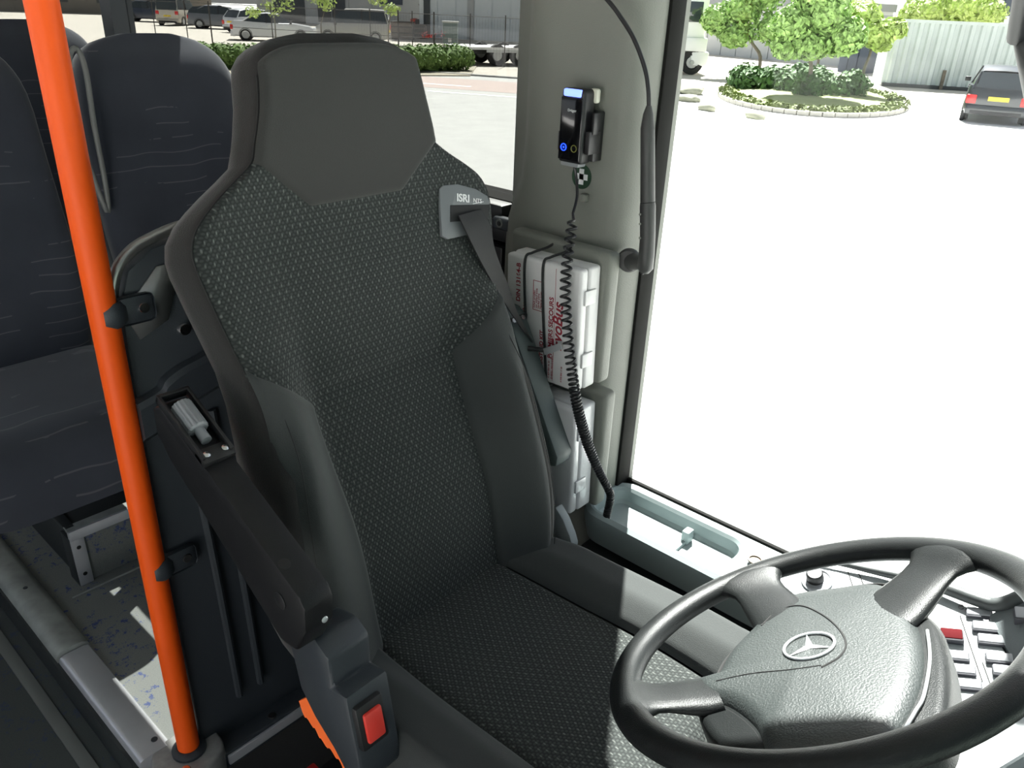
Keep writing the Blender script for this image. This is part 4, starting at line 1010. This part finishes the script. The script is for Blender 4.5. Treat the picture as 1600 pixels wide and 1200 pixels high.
# corrugated wall (container side)
c0, c1_ = gp(1376, 134), gp(1592, 147); cw = (c1_-c0); L_ = cw.length; cd_ = cw.normalized(); cn = V((cd_.y, -cd_.x, 0)); 
if cn.dot(CAM-c0) < 0: cn = -cn
H_ = on(1376, 52, 2, 0); ztop = GZ+2.55
CONT = mat('pale_blue_grey_sheet', (.52, .58, .57), .6, var=.08, vscale=1.2)
cont = thing('corrugated_wall', c0, 'pale blue-grey corrugated steel wall behind the trees', 'wall')
vs = []; fs = []; i = 0; x = 0; nr = 24; L2 = L_+4
for k in range(nr):
    for f_, o_ in ((0, 0), (.35, 0), (.5, .09), (.85, .09)): 
        p = c0+cd_*(L2*(k+f_)/nr)+cn*o_; vs += [p+V((0, 0, .1)), p+V((0, 0, ztop-GZ))]
for k in range(nr*4-1): fs.append((2*k, 2*k+1, 2*k+3, 2*k+2))
o = mesh('corrugated_sheet', vs, fs, CONT, cont, smooth=False); o.modifiers.new('t', 'SOLIDIFY').thickness = .02
frc = frame(c0, cd_, cn)
zz = 1 if (frc.to_3x3() @ V((0, 0, 1))).z > 0 else -1
def cbx(nm, lo, hi, m, par): 
    lo, hi = list(lo), list(hi); lo[2], hi[2] = sorted((lo[2]*zz, hi[2]*zz)); return box(nm, lo, hi, m, par, .0, fr=frc)
cbx('bottom_rail', (0, -.1, 0), (L2, .12, .14), DASHD, cont); cbx('top_rail', (0, -.1, 2.46), (L2, .12, 2.58), CONT, cont)
cbx('post', (L_*.42, .12, 0), (L_*.42+.12, .22, .75), BARK, cont)
for k in range(4): cbx('end_sheet', (-.02, -2.4+.6*k, .1), (.02, -1.82+.6*k, 2.5), CONT, cont)

# ------------------------------------------------------------ buildings
SH1 = mat('light_sheet_cladding', (.80, .84, .86), .6); SH2 = mat('dark_blue_cladding', (.045, .06, .09), .6); SH3 = mat('grey_cladding', (.50, .51, .51), .6)
DGL = mat('dark_window_glass', (.03, .04, .05), .15); ROOFR = mat('roof_edge', (.25, .26, .27), .6); RSG = mat('red_sign_panel', (.6, .05, .04), .6); WSG = mat('pale_sign_panel', (.6, .65, .75), .6)
def building(name, pL, pR, dist, h, deep, m, label, panels=8, wins=(), base=GZ):
    # pL, pR: photo columns of its ends; dist: metres along the sight line on the ground
    def at_(px, d): r_ = ray(px, 0); r_.z = 0; r_.normalize(); return V((0, 0, base))+r_*d
    a, b = at_(pL, dist[0]), at_(pR, dist[1]); t = thing(name, (a+b)/2, label, 'building'); d = (b-a).normalized(); L = (b-a).length; nn = V((d.y, -d.x, 0))
    if nn.dot(-a) < 0: nn = -nn
    fr = M(((d.x, -nn.x, 0, a.x), (d.y, -nn.y, 0, a.y), (0, 0, 1, a.z), (0, 0, 0, 1)))
    box('hall', (0, .05, 0), (L, deep, h), m, t, fr=fr)
    for k in range(panels): box('wall_panel', (L*k/panels+.03, -.02, 0), (L*(k+1)/panels-.03, .06, h-.3), m, t, fr=fr)
    box('roof_edge', (-.1, -.12, h-.3), (L+.1, deep+.1, h+.1), ROOFR, t, fr=fr)
    for (x0, x1, z0, z1, mm, nm) in wins:
        o = box(nm, (L*x0, -.09, z0), (L*x1, .0, z1), mm, t, fr=fr)
        if nm == 'window': box('frame_bar', (L*(x0+x1)/2-.04, -.12, z0), (L*(x0+x1)/2+.04, -.08, z1), ROOFR, o, fr=fr)
    return t
building('warehouse', 655, 1000, (62, 62), 9, 25, SH1, 'pale sheet-clad warehouse behind the trailer and fence', 12, ((.02, .05, 0, 3.2, DGL, 'gate'), (.22, .25, 0, 3.4, SH3, 'gate'), (.10, .13, 3.6, 4.6, DGL, 'window')))
building('workshop', 400, 655, (84, 80), 8, 20, SH3, 'grey workshop with dark openings and small signs beyond the parked van', 7, ((.1, .3, 0, 3.0, DGL, 'gate'), (.38, .55, .2, 2.6, DGL, 'window'), (.60, .66, 2.3, 3.3, RSG, 'sign_panel'), (.76, .9, 1.9, 3.1, SH2, 'gate'), (.78, .84, 2.9, 3.5, RSG, 'sign_panel')))
building('low_building', -350, 330, (95, 92), 6, 15, mat('brown_grey_wall', (.28, .25, .21), .8), 'long brown-grey building far behind the parked cars', 14, tuple((.1+.12*k, .15+.12*k, .9, 2.4, DGL, 'window') for k in range(7)))
building('yard_shed', 1090, 1330, (58, 52), 3.2, 5, SH3, 'low grey shed behind the round-headed tree', 9)
building('office_hall', 1360, 2100, (90, 84), 9.5, 25, SH1, 'pale hall behind the yellow-green tree at the right', 14, ((.0, .06, 0, 3, SH3, 'gate'),))
building('dark_hall', 1535, 1900, (66, 58), 8.5, 14, SH2, 'dark blue hall with pale sign panels at the right edge', 8, ((.05, .10, 2.2, 3.0, WSG, 'sign_panel'), (.13, .18, 2.2, 3.0, WSG, 'sign_panel')))
building('blue_shed', 1330, 1376, (47, 46.5), 2.6, 2.5, SH2, 'small dark shed between the smallest tree and the corrugated wall', 3)

# ------------------------------------------------------------ vehicles
TYRE = mat('tyre_black', (.02, .02, .02), .8); HUB = mat('wheel_hub_grey', (.40, .41, .42), .4, .6)
CGL = mat('car_window_glass', (.03, .04, .045), .08, coat=.5); TLR = mat('tail_light_red', (.65, .02, .02), .25); HLW = mat('head_light', (.7, .72, .75), .15); PLY = mat('yellow_number_plate', (.85, .62, .04), .5); PLT = mat('bumper_black', (.02, .02, .022), .6)
def car(name, paint, L, W, H, st_, label, base, rz, hubs=True, group=None):
    # st_: stations along the length, x from the rear: (x/L, z_bottom, z_belt, z_roof, belt half-width factor, roof half-width factor)
    t = thing(name, (0, 0, 0), label, 'car', group)
    body = []; 
    for x, zb, zt, zr, kb_, kr in st_:
        w = W/2*kb_; X = x*L-L/2
        body.append([V((X, s_*w*a, z)) for s_, a, z in ((-1, .90, zb), (-1, .99, zb+.06), (-1, 1, (zb+zt)/2), (-1, .97, zt-.06), (-1, .93, zt), (1, .93, zt), (1, .97, zt-.06), (1, 1, (zb+zt)/2), (1, .99, zb+.06), (1, .90, zb))])
    loft('body', body, paint, t, ang=35)
    cab = [s_ for s_ in st_ if s_[3] > s_[2]+.02]; i0 = st_.index(cab[0]); i1 = st_.index(cab[-1]); seq = st_[max(0, i0-1):i1+2]
    gl = []; rf = []
    for x, zb, zt, zr, kb_, kr in seq:
        X = x*L-L/2; zr_ = max(zr, zt+.005); w = W/2*kb_*.92; r_ = W/2*kr
        gl.append([V((X, -w, zt-.03)), V((X, -r_, zr_-.03)), V((X, r_, zr_-.03)), V((X, w, zt-.03))])
    loft('windows', gl, CGL, t, ang=25)
    full = [s_ for s_ in cab if s_[3] > H*.90]
    rf = [[V((x*L-L/2, y*W/2*kr, z)) for y, z in ((-1.02, zr-.09), (-.99, zr-.03), (-.9, zr), (0, zr+.02), (.9, zr), (.99, zr-.03), (1.02, zr-.09))] for x, zb, zt, zr, kb_, kr in full]
    vs = [p for r_ in rf for p in r_]; fs = [(i*7+k, i*7+k+1, i*7+8+k, i*7+7+k) for i in range(len(rf)-1) for k in range(6)]
    mesh('roof_panel', vs, fs, paint, t)
    for s_ in (-1, 1):                               # pillars
        for a, b in ((seq[0], full[0]), (full[-1], seq[-1]), (full[len(full)//2], full[len(full)//2])):
            p = V((a[0]*L-L/2, s_*W/2*a[4]*.93, a[2]-.02)); q = V((b[0]*L-L/2, s_*W/2*b[5]*1.01, b[3]-.04))
            tube('roof_pillar', [p, q], .035, paint if a is not b else PLT, t, 6)
    for X in (.17*L-L/2, .81*L-L/2):
        for s_ in (-1, 1):
            fr = M.Translation((X, s_*(W/2-.10), .31)) @ M.Rotation(rad(-90*s_), 4, 'X')
            wh = lathe('wheel', [(.20, -.10), (.30, -.10), (.315, -.08), (.315, .08), (.30, .105), (.22, .11), (.21, .07), (0, .07)], fr, TYRE, t, 20)
            lathe('wheel_hub', [(.21, .075), (.20, .095), (.06, .10), (.05, .115), (0, .115)], fr, HUB, wh, 10)
            lathe('wheel_arch', [(.36, .0), (.36, .105), (.33, .108), (.33, .0)], fr, PLT, t, 20)
    zr = st_[0][2]
    for s_ in (-1, 1):
        box('tail_light', (-L/2-.02, s_*W*.40-.13, zr-.30), (-L/2+.16, s_*W*.40+.13, zr-.06), TLR, t, .03)
        box('head_light', (L/2-.18, s_*W*.38-.14, .58), (L/2-.01, s_*W*.38+.14, .74), HLW, t, .03)
        box('door_handle', (-.35, s_*W/2-.03, .82), (-.17, s_*W/2+.03, .86), paint, t, .005); box('door_handle', (.45, s_*W/2-.03, .82), (.63, s_*W/2+.03, .86), paint, t, .005)
        box('wing_mirror', (.20*L-.06, s_*(W/2+.09)-.08, .93), (.20*L+.08, s_*(W/2+.09)+.08, 1.06), PLT, t, .02)
    box('number_plate', (-L/2-.035, -.26, .60), (-L/2-.005, .26, .71), PLY, t); box('bumper', (-L/2-.04, -W*.46, .22), (-L/2+.3, W*.46, .48), paint, t, .04); box('bumper_insert', (-L/2-.045, -W*.38, .22), (-L/2+.1, W*.38, .33), PLT, t, .01)
    t.location = base; t.rotation_euler = (0, 0, rz)
    return t
HATCH = [(.0, .38, .80, .80, .80, .5), (.012, .32, .90, .90, .90, .6), (.035, .25, .98, 1.06, .97, .72), (.10, .2, .99, 1.36, 1, .70), (.20, .2, .98, 1.45, 1, .70), (.45, .2, .95, 1.47, 1, .70), (.60, .2, .94, 1.40, 1, .69), (.74, .2, .95, .96, 1, .7), (.92, .2, .84, .84, .96, .6), (1, .3, .62, .62, .86, .5)]
SEDAN = [(.0, .35, .88, .88, .88, .6), (.04, .25, 1.0, 1.0, .96, .7), (.14, .2, 1.02, 1.04, 1, .68), (.26, .2, .99, 1.38, 1, .66), (.42, .2, .96, 1.47, 1, .66), (.56, .2, .95, 1.42, 1, .66), (.72, .2, .95, .96, 1, .7), (.92, .2, .82, .82, .95, .6), (1, .3, .60, .60, .84, .5)]
WAGON = [(.0, .35, .92, .92, .9, .6), (.02, .25, 1.0, 1.15, .97, .7), (.08, .2, 1.0, 1.42, 1, .68), (.25, .2, .98, 1.50, 1, .68), (.45, .2, .96, 1.51, 1, .68), (.58, .2, .95, 1.44, 1, .68), (.73, .2, .97, .98, 1, .7), (.92, .2, .86, .86, .95, .6), (1, .3, .64, .64, .85, .5)]
VAN = [(.0, .3, 1.05, 1.05, .95, .8), (.01, .25, 1.08, 1.60, 1, .82), (.05, .2, 1.08, 1.82, 1, .80), (.35, .2, 1.06, 1.84, 1, .80), (.58, .2, 1.04, 1.80, 1, .79), (.66, .2, 1.04, 1.62, 1, .78), (.80, .2, 1.05, 1.06, 1, .8), (.94, .2, .90, .90, .96, .6), (1, .3, .66, .66, .88, .5)]
def paint(n, c): return mat(n, c, .3, .2, coat=.6)
ANG = atan2(LOCUT.y, LOCUT.x)
def spot(px, py): return gp(px, py)
car('hatchback_car', paint('black_car_paint', (.012, .016, .020)), 3.97, 1.69, 1.46, HATCH, 'black hatchback seen from behind at the right edge with a yellow number plate', gp(1534, 190)+V((1.6, .1, 0)), atan2(.22, .975))
car('saloon_car', paint('white_car_paint', (.75, .76, .78)), 4.7, 1.82, 1.47, SEDAN, 'white saloon with dark wheels parked left of the driver headrest', gp(428, 64)+DEP*.3, ANG+rad(14))
car('white_hatchback', paint('white_second_paint', (.72, .74, .78)), 4.1, 1.75, 1.46, HATCH, 'white hatchback with yellow plate half hidden by the white saloon', gp(392, 52)+DEP*1.2, ANG+rad(55))
car('grey_wagon', paint('grey_wagon_paint', (.16, .17, .19)), 4.7, 1.85, 1.60, WAGON, 'grey estate car parked between the dark blue car and the white saloon', gp(340, 45)+DEP*.2+LOCUT*.5, ANG+rad(8))
car('dark_blue_car', paint('dark_blue_paint', (.035, .045, .07)), 4.4, 1.85, 1.62, WAGON, 'dark blue car farthest left in the car park', gp(236, 34)+DEP*.6, ANG+rad(12))
car('cream_van', paint('cream_paint', (.45, .42, .36)), 3.9, 1.8, 1.84, VAN, 'cream box-shaped car between the dark blue car and the grey estate', gp(270, 40)+DEP*1.5, ANG+rad(86))
car('silver_van', paint('silver_van_paint', (.40, .39, .36)), 4.4, 1.85, 1.84, VAN, 'silver-grey passenger van behind the driver headrest', gp(548, 66)+DEP*.8, ANG+rad(184))

# fence of the car park
FEN = mat('dark_fence_metal', (.05, .045, .04), .6); fen = thing('car_park_fence', gp(480, 75), 'tall thin dark wire fence with posts along the car park', 'fence')
fp = lambda px: (lambda r_: V((0, 0, GZ))+r_*((rc-V((0, 0, 0))).dot(rp)+5.0)/r_.dot(rp))((lambda q: V((q.x, q.y, 0)).normalized())(ray(px, 30)))
fl, fr_ = fp(170), fp(835)
for px in (207, 240, 290, 328, 424, 523, 578, 622, 644, 678, 735, 790, 833):
    p = fp(px); tube('post', [p, p+V((0, 0, 2.05))], .035 if px in (328, 622, 678) else .025, FEN, fen, 6)
for z in (1.95, 1.0): tube('wire', [fl+V((0, 0, z)), fr_+V((0, 0, z))], .012, FEN, fen, 5)
wm = bmesh.new(); n = 60
vs = []; fs = []
for k in range(n+1):
    a = fl.lerp(fr_, .62+.38*k/n); v_, f_ = tubev([a+V((0, 0, .1)), a+V((0, 0, 1.9))], .003, 3, cap=False); b0 = len(vs); vs += v_; fs += [tuple(i+b0 for i in f) for f in f_]
o = mesh('wire_mesh', vs, fs, FEN, fen, smooth=False); o['kind'] = 'stuff'
# hedges
def hedge(pxa, pya, pxb, pyb, h, dw, label, seed):
    a, b = gp(pxa, pya), gp(pxb, pyb); t = thing('hedge', a, label, 'hedge'); cs = []; n = max(3, int((b-a).length/.6))
    for k in range(n+1):
        p = a.lerp(b, k/n)+rp*dw; cs.append((p+V((0, 0, h*.5)), (.55, .8, h*.55)))
    core('hedge_mass', cs, HEDM, t, .85, seed); leaves('hedge_leaves', cs, int(420*n), .085, HEDM, t, seed, .8); return t
hedge(150, 106, 470, 113, .85, .8, 'clipped green hedge left of the driver headrest', 21)
hedge(560, 117, 706, 112, .95, .8, 'clipped green hedge ending beside the grey utility cabinet', 22)
tag(ground('hedge_soil', [gp(150, 116), gp(150, 80), gp(760, 82), gp(735, 119)], GZ+.03, ground_mat('dry_soil', (.30, .27, .22), (.42, .38, .3), 5), .05), kind='structure')
fl_ = [(gp(665+k*9, 88)+V((0, 0, .95)), (.25, .25, .2)) for k in range(4)]
tag(leaves('red_blossom', fl_, 60, .05, mat('blossom_red', (.6, .06, .05), .7), None, 4, .1), 'small red blossoms above the hedge behind the headrest', 'flowers')
# utility cabinet
cb = gp(703, 80); uc = thing('utility_cabinet', cb, 'tall grey-green street utility cabinet at the end of the hedge', 'cabinet')
frk = M(((LOCUT.x, DEP.x, 0, cb.x), (LOCUT.y, DEP.y, 0, cb.y), (0, 0, 1, cb.z), (0, 0, 0, 1)))
UCM = mat('cabinet_grey_green', (.20, .25, .25), .6)
box('cabinet_body', (-.40, 0, 0), (.40, .4, 1.45), UCM, uc, .02, fr=frk); box('cabinet_cap', (-.44, -.04, 1.42), (.44, .44, 1.50), SH3, uc, .01, fr=frk); box('cabinet_door', (-.34, -.02, .15), (.34, .01, 1.3), UCM, uc, .01, fr=frk)
box('warning_sign', (-.10, -.028, .45), (.08, -.018, .65), WHITE, uc, fr=frk)
# flatbed trailer
tb = gp(720, 103); dt = (gp(850, 104)-tb).normalized(); nt_ = V((0, 0, 1)).cross(dt)
if nt_.dot(CAM-tb) > 0: nt_ = -nt_
frt = M(((dt.x, nt_.x, 0, tb.x), (dt.y, nt_.y, 0, tb.y), (0, 0, 1, tb.z), (0, 0, 0, 1)))
tr = thing('flatbed_trailer', tb, 'long flatbed trailer with a white deck edge and grey wheels in front of the warehouse', 'trailer')
box('deck', (0, 0, .66), (9, 2.3, .76), mat('white_deck', (.8, .8, .8), .5), tr, fr=frt); box('chassis', (.3, .6, .45), (9, 1.8, .66), DASHD, tr, fr=frt)
box('rear_bar', (-.05, .05, .30), (.1, 2.25, .42), DARKP, tr, fr=frt)
for y in (.15, 1.9): box('tail_light', (-.09, y, .42), (.02, y+.28, .60), TLR, tr, fr=frt)
for x in (1.75, 2.85):
    for y in (.15, 2.0):
        f_ = frt @ M.Translation((x, y, .44)) @ M.Rotation(rad(90), 4, 'X')
        wh = lathe('wheel', [(.25, -.12), (.43, -.12), (.44, .12), (.26, .13), (.25, .05), (0, .05)], f_, TYRE, tr, 20); lathe('wheel_hub', [(.24, .04), (.22, .10), (.08, .11), (0, .11)], f_, HUB, wh, 12)
box('mudguard', (1.2, -.02, .55), (3.4, .02, .66), SH3, tr, fr=frt)
# forklift and stacked crates behind the fence
fk = gp(668, 58); fkt = thing('forklift', fk, 'dark forklift with upright mast behind the fence', 'forklift')
frf = M(((LOCUT.x, DEP.x, 0, fk.x), (LOCUT.y, DEP.y, 0, fk.y), (0, 0, 1, fk.z), (0, 0, 0, 1)))
box('forklift_body', (-.9, 0, .3), (.9, 1.1, 1.15), mat('forklift_dark', (.06, .055, .055), .6), fkt, .08, fr=frf); box('counterweight', (-1.25, .05, .35), (-.8, 1.05, 1.2), mat('forklift_red', (.4, .05, .03), .5), fkt, .08, fr=frf)
for x in (.85, 1.15):
    for y in (.15, .85): box('mast', (x, y, .1), (x+.09, y+.09, 2.7), FEN, fkt, fr=frf)
for z in (1.2, 2.5): box('mast_bar', (.85, .15, z), (1.24, .94, z+.1), FEN, fkt, fr=frf)
for x, y in ((-.75, .1), (.6, .1), (-.75, 1.0), (.6, 1.0)): 
    lathe('wheel', [(0, -.12), (.3, -.12), (.32, 0), (.3, .12), (0, .12)], frf @ M.Translation((x, y, .32)) @ M.Rotation(rad(90), 4, 'X'), TYRE, fkt, 16)
for x in (-.6, .5): box('cab_post', (x, .15, 1.1), (x+.07, .22, 2.1), FEN, fkt, fr=frf); box('cab_post', (x, .9, 1.1), (x+.07, .97, 2.1), FEN, fkt, fr=frf)
box('cab_roof', (-.65, .1, 2.08), (.65, 1.0, 2.15), FEN, fkt, fr=frf)
CRM = [mat('crate_dark', (.07, .065, .06), .8), mat('crate_brown', (.16, .13, .11), .8)]
k = 0
for px, py, w_, h_, where in ((628, 62, 1.5, 1.1, 'leftmost of the stored crates'), (650, 60, 1.3, .9, 'low crate left of the forklift'), (700, 56, 1.6, 1.2, 'crate right of the forklift mast'), (725, 54, 1.4, .9, 'rightmost of the stored crates')):
    b = gp(px, py); f_ = M(((LOCUT.x, DEP.x, 0, b.x), (LOCUT.y, DEP.y, 0, b.y), (0, 0, 1, b.z), (0, 0, 0, 1)))
    t = thing('storage_crate', b, 'dark storage crate behind the fence, ' + where, 'crate', 'crates behind the fence')
    box('crate_body', (-w_/2+.03, .03, 0), (w_/2-.03, 1.0, h_-.03), CRM[k % 2], t, fr=f_)
    for q in range(3): box('crate_board', (-w_/2, 0, .08+q*(h_/3)), (w_/2, .04, .08+q*(h_/3)+h_/3-.08), CRM[(k+1) % 2], t, fr=f_)
    box('crate_lid', (-w_/2-.02, -.02, h_-.05), (w_/2+.02, 1.05, h_), CRM[k % 2], t, fr=f_); k += 1
# young trees in the car park edge
for i, (px, py, cr, lab) in enumerate(((432, 74, [(425, 12, .55, .45), (395, 18, .4, .3), (450, 5, .4, .4)], 'young tree with sparse leaves before the white saloon'), (503, 78, [(510, 6, .5, .35), (490, -10, .6, .5)], 'young tree with sparse leaves left of the silver van'), (607, 80, [(612, 15, .45, .3), (590, -2, .5, .4)], 'young tree with sparse leaves right of the silver van'))):
    b = gp(px, py); t = thing('young_tree', b, lab, 'tree', 'young trees along the fence'); cs = []
    for x, y, rx, rz in cr:
        d = ray(x, y); cs.append((CAM+d*(hypot(b.x, b.y)/hypot(d.x, d.y)), (rx, rx, rz)))
    tube('trunk', [b, b+V((.03, 0, 1.2)), cs[0][0]], [.04, .03, .012], BARK, t, 6); leaves('leaves', cs, 260, .09, LEAFY, t, 31+i, .1)
# white truck at the left edge of the driver's window
tb = gp(1079, 117); frt = M(((LOCUT.x, DEP.x, 0, tb.x), (LOCUT.y, DEP.y, 0, tb.y), (0, 0, 1, tb.z), (0, 0, 0, 1)))
TW = mat('truck_white', (.78, .79, .80), .4, coat=.3); tk = thing('white_truck', tb, 'white tractor truck parked beyond the pillar edge', 'truck')
box('cab', (-2.2, .1, .95), (.45, 2.5, 3.7), TW, tk, .12, 3, fr=frt); box('cab_step', (-.5, .0, .95), (.55, .3, 1.5), TW, tk, .05, fr=frt)
box('side_window', (-.55, .06, 2.1), (.20, .14, 2.9), CGL, tk, .03, fr=frt); box('chassis', (-3.2, .5, .55), (-.3, 2.1, .95), DASHD, tk, fr=frt); box('front_bumper', (-.1, .05, .35), (.7, 2.5, .95), TW, tk, .08, fr=frt)
box('fuel_tank', (-1.5, .1, .35), (-.65, .65, .85), HUB, tk, .08, 3, fr=frt)
for x, y in ((0, .2), (0, 2.3), (-2.6, .2), (-2.6, 2.3)):
    f_ = frt @ M.Translation((x, y, .50)) @ M.Rotation(rad(90), 4, 'X')
    wh = lathe('wheel', [(.28, -.15), (.48, -.15), (.50, .12), (.29, .15), (.27, .05), (0, .05)], f_, TYRE, tk, 22); lathe('wheel_hub', [(.27, .05), (.24, .13), (.10, .14), (.09, .2), (0, .2)], f_, HUB, wh, 12)
# bus mirror arm outside the driver's window
ma = thing('exterior_mirror', on(1600, 10, 0, 1.75), 'black mirror arm of the bus outside the driver window at the right edge', 'mirror')
tube('mirror_arm', spline([on(1640, -160, 0, 1.60), on(1612, -60, 0, 1.68), on(1598, 10, 0, 1.75), on(1590, 60, 0, 1.80)], 6), .018, BLACKP, ma, 12)
tube('mirror_shell', [on(1592, 40, 0, 1.80), on(1598, 70, 0, 1.80), on(1655, 140, 0, 1.78), on(1720, 190, 0, 1.76)], [.012, .015, .06, .07], BLACKP, ma, 16)
